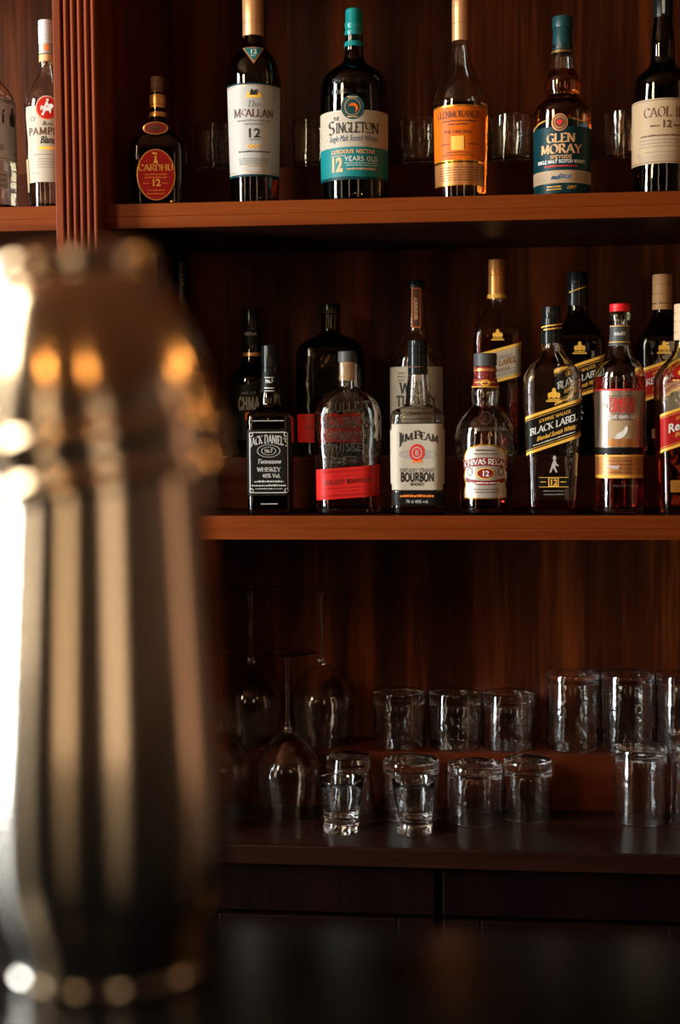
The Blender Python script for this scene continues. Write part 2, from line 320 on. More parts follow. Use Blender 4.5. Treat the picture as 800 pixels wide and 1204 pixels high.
class Bottle:
    """lofted bottle. prof: (h, half_width, squareness) in photo-scale units, k = metres per unit"""
    def __init__(s, name, label, cat, loc, k, prof, rot=0.0, bd=1.0, rr=0.35, gl='clear_b', liq=None, fill=0, wall=1.9, group=None, base=7, n=56):
        if all(len(q) < 3 or q[2] == 0 for q in prof): rot += math.degrees(math.atan2(-loc[0], 2.2+loc[1]))   # round bottles are turned label-out to the guests
        s.k = k; s.bd = bd; s.rr = rr; s.root = empty(name, loc, R(rot)); tag(s.root, label, cat, group)
        s.p = chaikin([(q[0], q[1], q[2] if len(q) > 2 else 0.0) for q in prof], 2)
        s.round = all(q[2] == 0 for q in s.p) and bd == 1.0; s.n = n
        outer = s.p; top = outer[-1][0]
        inner = [(h, a-wall, q) for h, a, q in outer if h > base]
        inner = [(base, max(inner[0][1]-3, 2), inner[0][2]), (base+1.2, max(inner[0][1]-.7, 2), inner[0][2])]+[i for i in inner if i[0] > base+2.2]
        v, f = s.loft([(0.6, outer[0][1]*.82, outer[0][2])]+outer+inner[::-1])
        s.glass = mk('glass_body', v, f, gl, s.root, ang=50)
        if liq:
            li = [(h, a+.12, q) for h, a, q in inner if h < fill]; li.append((fill, s.at(fill)[0]-wall+.12, s.at(fill)[1]))
            v, f = s.loft(li); mk('liquid', v, f, liq, s.root, ang=50)
    def at(s, h):
        p = s.p
        if h <= p[0][0]: return p[0][1:]
        for a, b in zip(p, p[1:]):
            if a[0] <= h <= b[0] and b[0] > a[0]:
                t = (h-a[0])/(b[0]-a[0]); return (a[1]+(b[1]-a[1])*t, a[2]+(b[2]-a[2])*t)
        return p[-1][1:]
    def dims(s, a, q):
        b = a+(a*s.bd-a)*q; m = min(a, b); r = m*(1+(s.rr-1)*q)*(1 if s.round else .985)
        return a, b, r
    def ring(s, a, q):
        a, b, r = s.dims(a, q)
        if s.round: return [(a*math.cos(2*math.pi*i/s.n), a*math.sin(2*math.pi*i/s.n)) for i in range(s.n)]
        out = []
        for cx, cy, a0 in ((a-r, b-r, 0), (-(a-r), b-r, 90), (-(a-r), -(b-r), 180), (a-r, -(b-r), 270)):
            out += [(cx+r*math.cos(R(a0+90*i/11)), cy+r*math.sin(R(a0+90*i/11))) for i in range(12)]
        return out
    def loft(s, rows):
        vs, fs = [], []; k = s.k
        for h, a, q in rows:
            rg = s.ring(a, q); n = len(rg); vs += [(x*k, y*k, h*k) for x, y in rg]
        m = len(rows)
        for j in range(m-1):
            for i in range(n):
                i2 = (i+1) % n; fs.append((j*n+i, j*n+i2, (j+1)*n+i2, (j+1)*n+i))
        fs.append(tuple(range(n-1, -1, -1))); fs.append(tuple(range((m-1)*n, m*n)))
        return vs, fs
    def surf(s, u, h, off):
        a, q = s.at(h); a, b, r = s.dims(a, q); a += off; b += off; r += off
        sg = 1 if u >= 0 else -1; u = abs(u); fl = a-r
        if u <= fl: x, y = u, -b
        elif u <= fl+r*math.pi/2: t = (u-fl)/r; x, y = fl+r*math.sin(t), -(b-r)-r*math.cos(t)
        elif s.round: t = u/r; x, y = r*math.sin(t), -r*math.cos(t)
        else: x, y = a, -(b-r)+(u-fl-r*math.pi/2)
        return (sg*x*s.k, y*s.k, h*s.k)
    def wrap(s, name, ink, mat, off, parent=None):
        root = list(range(len(ink.v)))
        def find(i):
            while root[i] != i: root[i] = root[root[i]]; i = root[i]
            return i
        for f in ink.f:
            for i in f[1:]: root[find(i)] = find(f[0])
        isl = {}
        for f in ink.f: isl.setdefault(find(f[0]), []).append(f)
        if 2 <= len(isl) <= 6:      # a few separate marks: one object each
            out = None
            for fs in isl.values():
                ids = sorted({i for f in fs for i in f}); mp = {i: n for n, i in enumerate(ids)}
                o = mk(name, [s.surf(*ink.v[i], off) for i in ids], [tuple(mp[i] for i in f) for f in fs], mat, parent or s.root); out = out or o
            return out
        return mk(name, [s.surf(u, h, off) for u, h in ink.v], ink.f, mat, parent or s.root)
    def raised(s, name, ink, mat, parent, lo=-.3, hi=1.0):
        """moulded lettering: every stroke a low solid block on the glass"""
        vs, fs = [], []
        for f in ink.f:
            n = len(f); o = len(vs)
            vs += [s.surf(*ink.v[i], lo) for i in f]+[s.surf(*ink.v[i], hi) for i in f]
            fs += [tuple(o+n-1-i for i in range(n)), tuple(o+n+i for i in range(n))]
            fs += [(o+i, o+(i+1) % n, o+n+(i+1) % n, o+n+i) for i in range(n)]
        return mk(name, vs, fs, mat, parent, smooth=False)
    def patch(s, name, mat, h0, h1, uf, off=.25, nu=24, nv=8, parent=None, slope=0.0, hs=None):
        """sheet pasted on the glass; uf(t) gives (u0, u1) for t = 0 bottom .. 1 top"""
        ts = hs or [j/nv for j in range(nv+1)]
        i = Ink(); vs, fs = [], []
        for t in ts:
            a, b = uf(t) if callable(uf) else uf
            for c in range(nu+1):
                u = a+(b-a)*c/nu; vs.append((u, h0+(h1-h0)*t+slope*u))
        for j in range(len(ts)-1):
            for c in range(nu):
                x = j*(nu+1)+c; fs.append((x, x+1, x+nu+2, x+nu+1))
        i.add(vs, fs); return s.wrap(name, i, mat, off, parent)
    def print(s, parent, mat, ink, off=.5, name='lettering'):
        return s.wrap(name, ink, mat, off, parent)
    def turned(s, name, prof, mat, parent=None, n=40, ang=35):
        """round part (cap, foil, cork) about the bottle axis; prof = (h, r)"""
        return lathe_obj(name, [(r*s.k, h*s.k) for h, r in prof], mat, parent or s.root, n, ang)
    def cap(s, name, h0, h1, r, mat, taper=0.0, bev=1.0, rings=(), parent=None, hollow=None):
        inr = hollow or r-1.2
        p = [(h0, inr), (h0, r)]
        for hr in rings: p += [(hr-.7, r), (hr-.35, r-.7), (hr+.35, r-.7), (hr+.7, r)]
        p += [(h1-bev, r-taper), (h1-bev*.3, r-taper-bev*.3), (h1, r-taper-bev), (h1, 0)]
        return s.turned(name, p, mat, parent)

def oval(a, b=None):
    return lambda t: (-a*math.sqrt(max(0, 1-(2*t-1)**2))-1e-3, a*math.sqrt(max(0, 1-(2*t-1)**2))+1e-3)
OV = [0.5-0.5*math.cos(math.pi*i/16) for i in range(17)]

# ------------------------------------------------------------------ setting
ZT, ZM, ZC = 1.749, 1.2585, 0.735          # top shelf, middle shelf, worktop
RT, RM, RC = ZT+0.087, ZM+0.087, ZC+0.097  # tops of the risers
BK, RY, RYC = 0.345, 0.200, 0.230          # back panel, riser fronts
def struct(o): o['kind'] = 'structure'; return o
struct(box('floor', -3.2, 3.2, -6.0, 0.6, -0.03, 0.0, 'floor', bev=0))
struct(box('ceiling', -3.2, 3.2, -6.0, 0.6, 3.2, 3.24, 'ceil', bev=0))
struct(box('wall_left', -2.80, -2.70, -6.0, 0.5, 0.0, 3.2, 'tanwall', bev=0)); struct(box('wall_right', 2.75, 2.85, -6.0, 0.5, 0.0, 3.2, 'tanwall', bev=0))
struct(box('wall_front', -3.2, 3.2, -6.1, -6.0, 0.0, 3.2, 'tanwall', bev=0))
struct(box('wall_back', -3.2, 3.2, 0.50, 0.60, 0.0, 3.2, 'wall', bev=0))

unit = empty('back_bar_shelving', (0, 0, 0))
tag(unit, 'tall reddish-brown wooden back bar shelving with a fluted pilaster and stepped shelves', 'shelving')
XL, XR = -1.45, 1.05
def shelf(x0, x1, zt, th):
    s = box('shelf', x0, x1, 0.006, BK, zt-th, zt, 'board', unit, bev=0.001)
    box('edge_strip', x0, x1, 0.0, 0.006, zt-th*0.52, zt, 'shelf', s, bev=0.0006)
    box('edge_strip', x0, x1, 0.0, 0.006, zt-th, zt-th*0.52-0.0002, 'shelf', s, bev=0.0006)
for x0, x1 in ((XL, -0.672), (-0.604, XR)):
    shelf(x0, x1, ZT, 0.038); shelf(x0, x1, ZM, 0.0375); shelf(x0, x1, 2.262, 0.03)  # the uppermost shelf is unseen, added to shade the top bay
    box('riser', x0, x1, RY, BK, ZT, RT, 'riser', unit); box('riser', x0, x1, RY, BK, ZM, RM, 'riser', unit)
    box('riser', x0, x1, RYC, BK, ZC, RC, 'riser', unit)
for x0, x1 in ((XL, -0.638), (-0.638, 0.1775), (0.1775, XR)):
    box('back_panel', x0, x1, BK, BK+0.016, ZC, 2.30, 'back', unit, bev=0.0004)
box('added_shade_cornice', XL-0.06, XR+0.06, -0.14, BK, 2.361, 2.44, 'pil', unit, bev=0.01); box('added_shade_board', XL-0.03, XR+0.03, -0.09, BK, 2.263, 2.36, 'pil', unit, bev=0.004)  # unseen overhang added to darken the top section
pl = box('pilaster', -0.672, -0.604, -0.030, BK, ZC, 2.262, 'pil', unit, bev=0.0015)
box('fillet', -0.672, -0.6590, -0.038, -0.030, ZC, 2.262, 'pil', pl, bev=0.002)
reed = None
for i in range(5):
    x = -0.6515+i*0.0108
    if reed is None:
        n = 9; vs = []; fs = []
        for z in (ZC, 2.262):
            vs += [(0.0047*math.cos(math.pi+math.pi*j/n), 0.008*math.sin(math.pi+math.pi*j/n), z) for j in range(n+1)]
        fs = [(j, j+1, n+2+j, n+1+j) for j in range(n)]+[tuple(range(n, -1, -1)), tuple(range(n+1, 2*n+2))]
        reed = mk('reed', vs, fs, 'pil', pl, ang=60); o = reed
    else:
        o = reed.copy(); COL.objects.link(o)
    o.location = (x, -0.030, 0)
for x0, x1 in ((XL-0.03, XL), (XR, XR+0.03)):
    box('side_panel', x0, x1, 0.0, BK, ZC, 2.262, 'pil', unit)

wt = box('worktop', XL-0.03, XR+0.03, -0.012, BK+0.016, ZC-0.032, ZC, 'top', bev=0.003)
tag(wt, 'dark polished wooden worktop carrying the upturned glasses below the bottle shelves', 'worktop')
CW = (-1.48, -0.93, -0.505, -0.083, 0.34, 0.76, 1.08)
where = ['at the window end of the worktop', 'below the fluted pilaster', 'below the upturned wine glasses', 'below the short upturned tumblers', 'below the tall upturned glasses', 'furthest from the fluted pilaster']
for x0, x1, wh in zip(CW, CW[1:], where):
    c = empty('base_cabinet', ((x0+x1)/2, 0.18, 0.0)); w2 = (x1-x0)/2
    tag(c, 'dark wooden base cabinet with a framed door '+wh, 'cabinet', 'base cabinets under the worktop')
    box('body', -w2, w2, -0.152, 0.165, 0.0, ZC-0.032, 'cab', c, bev=0.001)
    d = box('door', -w2+0.006, w2-0.006, -0.160, -0.152, 0.09, ZC-0.12, 'cab', c, bev=0.002)
    for a0, a1, b0, b1 in ((-w2+.006, -w2+.066, .09, ZC-.12), (w2-.066, w2-.006, .09, ZC-.12), (-w2+.066, w2-.066, ZC-.18, ZC-.12), (-w2+.066, w2-.066, .09, .15)):
        box('door_frame', a0, a1, -0.172, -0.160, b0, b1, 'cab', d, bev=0.003)
    dr = box('drawer_front', -w2+.006, w2-.006, -0.170, -0.152, ZC-.114, ZC-.04, 'cab', c, bev=0.002)

bar = empty('bar_counter', (0, -2.0, 0))
tag(bar, 'black matt bar counter that the steel shaker stands on', 'bar counter')
box('bar_top', -1.6, 1.6, -0.35, 0.325, 1.1698, 1.2098, 'bar', bar, bev=0.004)
box('bar_front', -1.55, 1.55, -0.25, 0.27, 0.0, 1.1698, 'bar', bar, bev=0.002)

# ------------------------------------------------------------------ top shelf
YT = 0.07
def full(r, f=1.5): return (-r*f, r*f)
# -- white rum with the bat, behind the left frame edge
b = Bottle('rum_bottle', 'clear rum bottle with a black bat emblem on its cream label beside the red-medallion bottle', 'bottle', (-0.8162, YT, ZT), .0013876,
    [(0, 31), (2, 33), (60, 33), (122, 33), (133, 31), (143, 26), (151, 19), (159, 13), (172, 11), (196, 10.5)], liq='water', fill=112)
b.cap('cap', 186, 226, 12.5, 'black_plastic', rings=(192,))
l = b.patch('label', 'white_paper', 58, 131, full(33, 1.35)); b.print(l, 'grey_ink', Ink().rect(-44, 44, 128, 128.8).rect(-44, 44, 60, 61))
b.print(l, 'black_ink', Ink().text('BACARD', -12, 101, 16, width=46).text('í', 18, 101, 16, font='face'))
b.print(l, 'black_ink', Ink().ell(33, 107, 5.2, 9).ell(33, 118, 2.4, 3).poly([(27, 110), (33, 116), (39, 110), (38, 98), (33, 103), (28, 98)]), name='bat_emblem')
b.print(l, 'grey_ink', Ink().micro(25, 42, 93, 10, 3, .9, seed=3).ell(15, 73, 4, 4))
l2 = b.patch('strength_label', 'grey_paper', 26, 46, (-24, 23)); b.print(l2, 'black_ink', Ink().micro(4, 21, 41, 3, 6, 1, seed=4))
# -- white rum with red rider medallion
b = Bottle('rum_bottle', 'clear rum bottle with white cap and red horse-rider medallion beside the fluted pilaster', 'bottle', (-0.7157, YT, ZT), .0013813,
    [(0, 21.5), (2, 22.8), (30, 23.6), (116, 27.5), (128, 27), (138, 24), (148, 17.5), (157, 11.5), (165, 9), (180, 8.4), (205, 8.2)], liq='water', fill=70)
b.cap('cap', 195, 222, 9.2, 'white_plastic', rings=(199, 203, 217))
nl = b.patch('neck_label', 'white_paper', 183, 196, full(8.3, 3.1), nu=30, off=.4); b.patch('neck_band', 'peach_paper', 174, 182, full(8.4, 3.1), nu=30, off=.4)
b.print(nl, 'orange_ink', Ink().ell(0, 189.5, 3.2, 4.2))
l = b.patch('label', 'cream_paper', 32, 119, lambda t: (-30-1.5*math.sin(t*9), 32+1.2*math.sin(t*11)), nv=24)
b.patch('back_label', 'tan_paper', 22, 60, (-38, -29), off=.9, nu=6)
b.print(l, 'cream_paper', Ink().ell(-1, 116, 13.4, 14.4), .45, 'medallion_rim'); b.print(l, 'orange_ink', Ink().ell(-1, 116, 12.4, 13.2), .6, 'medallion_line')
b.print(l, 'red_paper', Ink().ell(-1, 116, 11.8, 12.5), .75, 'medallion')
b.print(l, 'white_ink', Ink().poly([(-8, 108), (-5, 113), (-7, 117), (-4, 118), (-2, 123), (0, 124), (1, 120), (5, 121), (7, 118), (4, 115), (3, 109), (1, 113), (-3, 112), (-5, 107)]).ell(0, 125, 1.6, 1.6, 10), .95, 'horse_and_rider')
b.print(l, 'brown_ink', Ink().text('PAMPERO', 1, 86, 7.6, font='sans', width=52, weight=.17), .6)
b.print(l, 'black_ink', Ink().text('Ron', -1, 96, 5, font='script').text('Blanco', 1, 76, 8, font='script', width=22, weight=.02))
b.print(l, 'gold_print', Ink().rect(-11, 12, 69, 72.5)); b.print(l, 'grey_ink', Ink().micro(-22, 22, 63, 1, 3, .8, seed=5).micro(-16, 22, 58, 4, 3.2, .7, seed=6).micro(-22, -12, 42, 1, 3, 1).ell(-19, 104, 3.4, 3.2, 12, .6))
# -- squat decanter with red oval
b = Bottle('whisky_bottle', 'squat dark decanter bottle with a red oval label and gold neck foil', 'bottle', (-0.5334, YT, ZT), .0013699,
    [(0, 29, 1), (2, 30.5, 1), (30, 31.5, 1), (62, 32.5, 1), (74, 31.5, 1), (82, 27, .9), (89, 20, .5), (97, 12, 0), (103, 9.3, 0), (128, 8.6, 0), (136, 8.4, 0)], rot=5, bd=.72, rr=.55, gl='smoke', liq='amberd', fill=84)
b.cap('cap', 133.5, 154, 8.4, 'brown_ink', rings=(139,)); b.cap('neck_foil', 118, 133, 9.6, 'bronze_foil', rings=(121, 130), hollow=9); b.cap('neck_band', 107.5, 113, 10.4, 'bronze_foil', hollow=9.4)
l = b.patch('label', 'bronze_foil', 8, 67, oval(22.6), nv=16, hs=OV); b.patch('label_face', 'dark_red_paper', 9.3, 65.7, oval(21.2), off=.5, hs=OV, parent=l)
b.print(l, 'gold_print', Ink().text('CARDHU', 0, 42, 7, width=40).text('12', 0, 24.5, 7.6, font='face', weight=.03), .8)
b.print(l, 'orange_ink', Ink().micro(-13, 13, 37, 2, 3.6, 1.6, seed=8).micro(-15, -7, 27, 1, 3, 1).micro(7, 15, 27, 1, 3, 1).micro(-11, 11, 19, 2, 4, 1.3, seed=9), .8)
b.print(l, 'gold_print', Ink().poly([(-2.5, 50.5), (3, 50.5), (2, 53), (1, 55), (1.3, 59), (-1, 59), (-1.2, 55)]).rect(-4, 2, 60.5, 62.6, -.15, 2), .8, 'emblem')
def plaque(b, name, h, a, c, y, th, mat, parent, n=28):
    """standing oval badge with a rounded rim"""
    vs, fs = [], []; k = b.k
    for d, sc in ((0, 1), (-th*.7, 1), (-th, .93)): vs += [(a*sc*k*math.cos(2*math.pi*i/n), (y+d)*k, (h+c*sc*math.sin(2*math.pi*i/n))*k) for i in range(n)]
    for r in range(2): fs += [(r*n+i, r*n+(i+1) % n, (r+1)*n+(i+1) % n, (r+1)*n+i) for i in range(n)]
    fs += [tuple(range(n-1, -1, -1)), tuple(range(2*n, 3*n))]
    return mk(name, vs, fs, mat, parent)
md = plaque(b, 'shoulder_medallion', 91, 15, 7.6, -20.5, 1.6, 'bronze_foil', b.root); plaque(b, 'medallion_face', 91, 13, 6.2, -22.0, .4, 'burgundy_paper', md)
plaque(b, 'medallion_mark', 91, 6, 2, -22.4, .3, 'brown_ink', md)
# -- tapered bottle, white label, copper cap
b = Bottle('whisky_bottle', 'tapered whisky bottle with white label, teal triangle on the shoulder and copper cap', 'bottle', (-0.3767, YT, ZT), .0013601,
    [(0, 26.5), (2, 27.8), (30, 28.8), (136, 32), (136, 32), (152, 31.2), (166, 28.5), (176, 23), (183, 15.5), (188, 11.8), (196, 10.6), (214, 10.2)], liq='amberd', fill=128, gl='smoke')
b.cap('cap', 198, 247, 12.4, 'copper_foil', rings=(211.5, 214))
l = b.patch('label', 'white_paper', 33, 137, full(30.5, 1.36)); b.print(l, 'dark_teal', Ink().rect(-42, 42, 32, 34.5).rect(-42, 42, 136.2, 138), name='label_border')
b.print(l, 'copper_foil', Ink().rect(-41, 41, 134.6, 135.3).rect(-40, 40, 36.6, 37.3).micro(-14, 14, 43, 1, 2, 1.2), name='copper_line')
b.print(l, 'brown_ink', Ink().text('M', -21, 99.5, 9.4, width=9.5).text('C', -12.6, 101.5, 6.6, width=5).text('ALLAN', 7, 99.5, 8.6, width=34, weight=.18), .6)
b.print(l, 'grey_ink', Ink().text('The', -2, 110, 8, font='script', width=13).micro(-21, 21, 94.5, 1, 3, 1.9, seed=11, ragged=0).micro(-13, 13, 90.5, 1, 3, 1.7, seed=12), .6)
b.print(l, 'black_ink', Ink().text('12', -1, 76, 10.2, font='face', width=13.5).rect(-6, 6, 73.4, 74).micro(-20, 18, 52, 4, 2.1, .55, seed=13, ragged=.1), .6)
b.print(l, 'gold_print', Ink().ell(-6, 66, 2.4, 2.4, 14, .5).ell(-1, 66, 2.4, 2.4, 14, .5).ell(4, 66, 2.4, 2.4, 14, .5).rect(-9, 9, 121, 124).poly([(-8, 124), (-8, 127.5), (-5, 127.5), (-5, 124)]).poly([(4, 124), (4, 126.5), (8, 126.5), (8, 124)]), .6, 'gold_print')
b.print(l, 'black_ink', Ink().poly([(-4, 124), (-4, 129), (-2.6, 131), (-1, 129), (1, 129), (2.4, 131), (4, 129), (4, 124)]).micro(-20, 20, 59.5, 1, 3, 1.5, seed=14), .7, 'manor_emblem')
tr = b.patch('shoulder_label', 'copper_foil', 160, 182, lambda t: (-14*t-.05, 14*t+.05), off=.5, nu=16, nv=12); b.patch('shoulder_label_face', 'teal_paper', 163.4, 180.4, lambda t: (-10.6*t-.05, 10.6*t+.05), off=.9, nu=16, nv=12, parent=tr)
b.print(tr, 'white_ink', Ink().text('12', 0, 172.4, 6, font='face', weight=.03).micro(-3, 3, 169.5, 1, 2, .9), 1.3)
vee = Ink()
for sgn in (-1, 1):   # moulded V below the shoulder
    for q in range(8):
        u0_, u1_ = sgn*q*3.3, sgn*(q+1)*3.3; h0_, h1_ = 146+22*(q/8)**1.3, 146+22*((q+1)/8)**1.3
        vee.poly([(u0_, h0_), (u1_, h1_), (u1_, h1_+1.4), (u0_, h0_+1.4)][::sgn])
b.raised('moulded_ridge', vee, 'frostd', b.glass, hi=.9)
# -- teal-capped bottle
b = Bottle('whisky_bottle', 'broad dark bottle with teal cap and a cream-over-teal label with a fish roundel', 'bottle', (-0.2155, YT, ZT), .00135,
    [(0, 37.5), (2, 39.5), (60, 40), (132, 40), (143, 38.5), (152, 33), (158, 24), (164, 15), (168, 11.8), (178, 10.8), (196, 10.4)], gl='dark', liq='amberd', fill=130, rot=-3)
cp = b.turned('cap', [(183, 10), (183, 11.8), (185, 11.4), (190, 10.3), (197, 9.8), (198.5, 10.6), (201, 10.8), (203, 10), (205, 9.9), (206.5, 10.7), (210, 10.7), (212, 9.8), (224, 9.9), (226, 9.3), (227, 8), (227, 0)], 'teal_foil')
l = b.patch('label', 'cream_paper', 61, 103, full(39.5, 1.42), nu=36); lt = b.patch('lower_label', 'teal_paper', 27, 61, full(39.5, 1.42), nu=36); b.patch('label_foot', 'dark_teal', 24, 27.5, full(39.5, 1.42), nu=36, parent=lt)
b.print(l, 'black_ink', Ink().text('S', -27, 76, 15, width=9, weight=.17).text('INGLET', -3, 77, 11.6, width=35, weight=.19).text('N', 28, 77, 11.6, width=9).text('O', 19, 80.5, 8, width=8).rect(15.5, 23, 77, 78).text('THE', -20, 91.5, 4, width=8), .6)
b.print(l, 'blue_ink', Ink().text('Single Malt Scotch Whisky', 0, 67.5, 7, font='script', width=62), .6)
b.print(lt, 'peach_paper', Ink().text('LUSCIOUS NECTAR', 0, 54, 3.8, font='sans', width=54, weight=.22).text('12', -20.5, 34, 15, font='face', width=14, weight=.045).micro(-10, 31, 35, 1, 3, 2, seed=15).rect(-28, -8, 51, 51.6), .6)
b.print(lt, 'white_ink', Ink().text('YEARS OLD', 10.5, 45, 5, font='sans', width=40, weight=.13).rect(-10, 30, 42.4, 42.9).micro(-8, 30, 39.8, 1, 2, .7), .6)
b.print(l, 'dark_teal_foil', Ink().ell(0, 106, 13.6, 14), .7, 'roundel'); b.print(l, 'peach_paper', Ink().ell(0, 106, 9.2, 9.6, inner=.95).micro(-6, 6, 116.5, 1, 2, 1.4).micro(-6, 6, 94.3, 1, 2, 1.4), .9, 'roundel_line')
b.print(l, 'orange_paper', Ink().poly([(-5, 107), (-2, 110), (2, 110.5), (5, 108.5), (6.5, 105), (5, 101), (2.5, 98.5), (4, 102.5), (3.5, 105.5), (1, 107.3), (-2, 107)]), 1.0, 'fish')
b.raised('moulded_lettering', Ink().text('DISTILLED AT', 0, 135, 4, font='sans', width=50).text('SINGLE MALT', 0, 122, 4.4, font='sans', width=52), 'frost', b.glass, hi=.7)
# -- orange label
b = Bottle('whisky_bottle', 'slender-necked whisky bottle with a glowing orange label', 'bottle', (-0.0474, YT, ZT), .0013395,
    [(0, 28.5), (2, 30), (25, 31), (106, 32.6), (118, 32), (130, 29), (140, 23.8), (150, 17.8), (160, 13), (172, 10.2), (188, 9), (206, 8.6)], liq='amber', fill=112, rot=-6)
b.cap('cap', 187, 243, 10, 'copper_foil', rings=(207, 226), taper=.6)
l = b.patch('label', 'orange_paper', 45, 107, full(32, 1.2)); b.print(l, 'gold_foil', Ink().rect(-38, 38, 105.6, 107.6).rect(-38, 38, 43.6, 45), name='gold_border')
b.print(l, 'brown_ink', Ink().text('GLENMORANGIE', 0, 93, 7.6, width=56).text('THE ORIGINAL', 0, 75, 3.6, width=34).micro(-22, 24, 88.5, 1, 3, 1.6, seed=16).micro(-12, 12, 84.6, 1, 3, 1.5, seed=17).micro(-22, -10, 62.5, 1, 3, 1.3).micro(12, 24, 62.5, 1, 3, 1.3).micro(-14, 16, 53, 1, 3, 1.1).micro(-20, 20, 50, 1, 3, 1), .6)
b.print(l, 'gold_print', Ink().rect(-8, 7, 56, 72), .6, 'gold_panel')
l = b.patch('lower_label', 'copper_paper', 17, 42, full(31, 1.2)); b.print(l, 'gold_foil', Ink().rect(-37, 37, 40.6, 42).rect(-37, 37, 16, 17.6), name='gold_border'); b.print(l, 'brown_ink', Ink().micro(-26, 26, 36, 6, 2.9, .9, seed=18), .6)
# -- bulb-necked bottle, dark teal label
b = Bottle('whisky_bottle', 'bulb-necked amber whisky bottle with dark teal label and red heart seal', 'bottle', (0.1112, YT, ZT), .0013295,
    [(0, 31), (2, 33), (60, 33.5), (98, 33.7), (105, 32.6), (111, 29), (116, 23), (120, 18.4), (123, 18.2), (127, 20.2), (133, 21), (140, 20.6), (146, 17.4), (151, 15.8), (162, 13.8), (172, 12.4), (186, 11.4), (196, 10.8)], liq='amber', fill=150, rot=-3)
b.cap('neck_foil', 169.5, 200, 12, 'dark_teal_foil', taper=.8, rings=(174,)); b.cap('cap', 199, 212, 12.2, 'dark_teal_foil'); b.print(b.root, 'gold_foil', Ink().rect(-30, 30, 170, 171.4, 0, 20), 1.1, 'gold_band')
l = b.patch('label', 'dark_teal', 4, 80, full(33.4, 1.45), nu=36)
b.print(l, 'dark_teal', Ink().poly([(-46, 80), (-20, 80), (0, 80), (20, 80), (46, 80), (30, 85), (14, 88.5), (0, 90), (-14, 88.5), (-30, 85)]), .3, 'label_arch')
b.print(l, 'gold_print', Ink().poly([(-46, 80), (-30, 85), (-14, 88.5), (-14, 90), (-30, 86.6), (-46, 81.6)]).poly([(46, 80), (46, 81.6), (30, 86.6), (14, 90), (14, 88.5), (30, 85)]), .5, 'gold_arch')
b.print(l, 'copper_foil', Ink().ell(-1.5, 84.5, 9.6, 10), .8, 'seal'); b.print(l, 'brown_ink', Ink().ell(-1.5, 84.5, 8, 8.4, inner=.84).ell(-1.5, 84.5, 5.4, 5.6), 1.0, 'seal_ring'); b.print(l, 'red_ink', Ink().ell(-3, 85.2, 2.3, 2.3, 12).ell(0, 85.2, 2.3, 2.3, 12).poly([(-5, 84.5), (-1.5, 80.6), (2, 84.5)]), 1.3, 'heart')
b.print(l, 'peach_paper', Ink().text('GLEN', 0, 62, 9.8, width=33, weight=.24).text('MORAY', 0, 49.5, 10, width=50, weight=.24).text('SPEYSIDE', 0, 43.5, 3.6, font='sans', width=25, weight=.2), .7)
b.print(l, 'white_ink', Ink().text('SINGLE MALT SCOTCH WHISKY', 0, 38.5, 3.4, font='sans', width=62, weight=.2), .7); b.print(l, 'red_ink', Ink().micro(-20, 20, 34, 1, 3, 2, seed=20, ragged=0), .7)
cb = b.patch('cream_band', 'tan_paper', 15.5, 30, full(33.4, 1.45), nu=36, off=.5, parent=l); b.print(l, 'grey_ink', Ink().micro(-42, -16, 27, 5, 2.1, .6, seed=21), .8); b.print(l, 'grey_ink', Ink().micro(16, 42, 27, 5, 2.1, .6, seed=22), .8); b.print(l, 'blue_ink', Ink().poly([(-12, 20), (-10, 24), (-4, 23), (0, 26), (6, 24), (12, 25), (10, 20), (2, 21), (-4, 19.5)]), .8, 'landscape')
b.print(l, 'gold_print', Ink().micro(-18, 2, 11, 2, 3, 1.2, seed=23).text('1897', 12, 8.5, 4, font='script'), .7)
# -- dark bottle, tan label at the frame edge
b = Bottle('whisky_bottle', 'near-black bulging-neck bottle with a plain tan label and brown lettering', 'bottle', (0.2644, YT, ZT), .00132,
    [(0, 33.4), (2, 35), (60, 35), (126, 35), (134, 34), (141, 30), (147, 22.5), (152, 16.8), (157, 14.4), (166, 14), (178, 14), (190, 13), (203, 11), (214, 10.3)], gl='dark', liq='amberd', fill=124)
b.cap('cap', 208, 240, 11.4, 'black_plastic', rings=(213,))
l = b.patch('label', 'tan_paper', 35, 109, full(34.6, 1.5), nu=36); b.print(l, 'brown_ink', Ink().rect(-50, 50, 107, 107.6).rect(-50, 50, 36.6, 37.2).text('CAOL ILA', 6, 88, 11, width=56, weight=.14).text('12', 5, 75.6, 8, font='face', width=9.6, weight=.02).micro(-14, -3, 77, 1, 3, 2).micro(13, 25, 77, 1, 3, 2).micro(-27, 33, 66, 1, 3, 1.8, seed=24, ragged=0), .6)
b.print(l, 'grey_ink', Ink().micro(-31, 34, 61.6, 3, 3.8, .9, seed=25).micro(-24, 32, 47.6, 1, 3, 1, seed=26).micro(-34, 40, 43.6, 3, 2.1, .5, seed=27).micro(-33, -28, 47, 2, 2, 1), .6)
b.print(b.root, 'grey_ink', Ink().rect(-1.2, 2.2, 211, 239), 1.3, 'cap_strip')

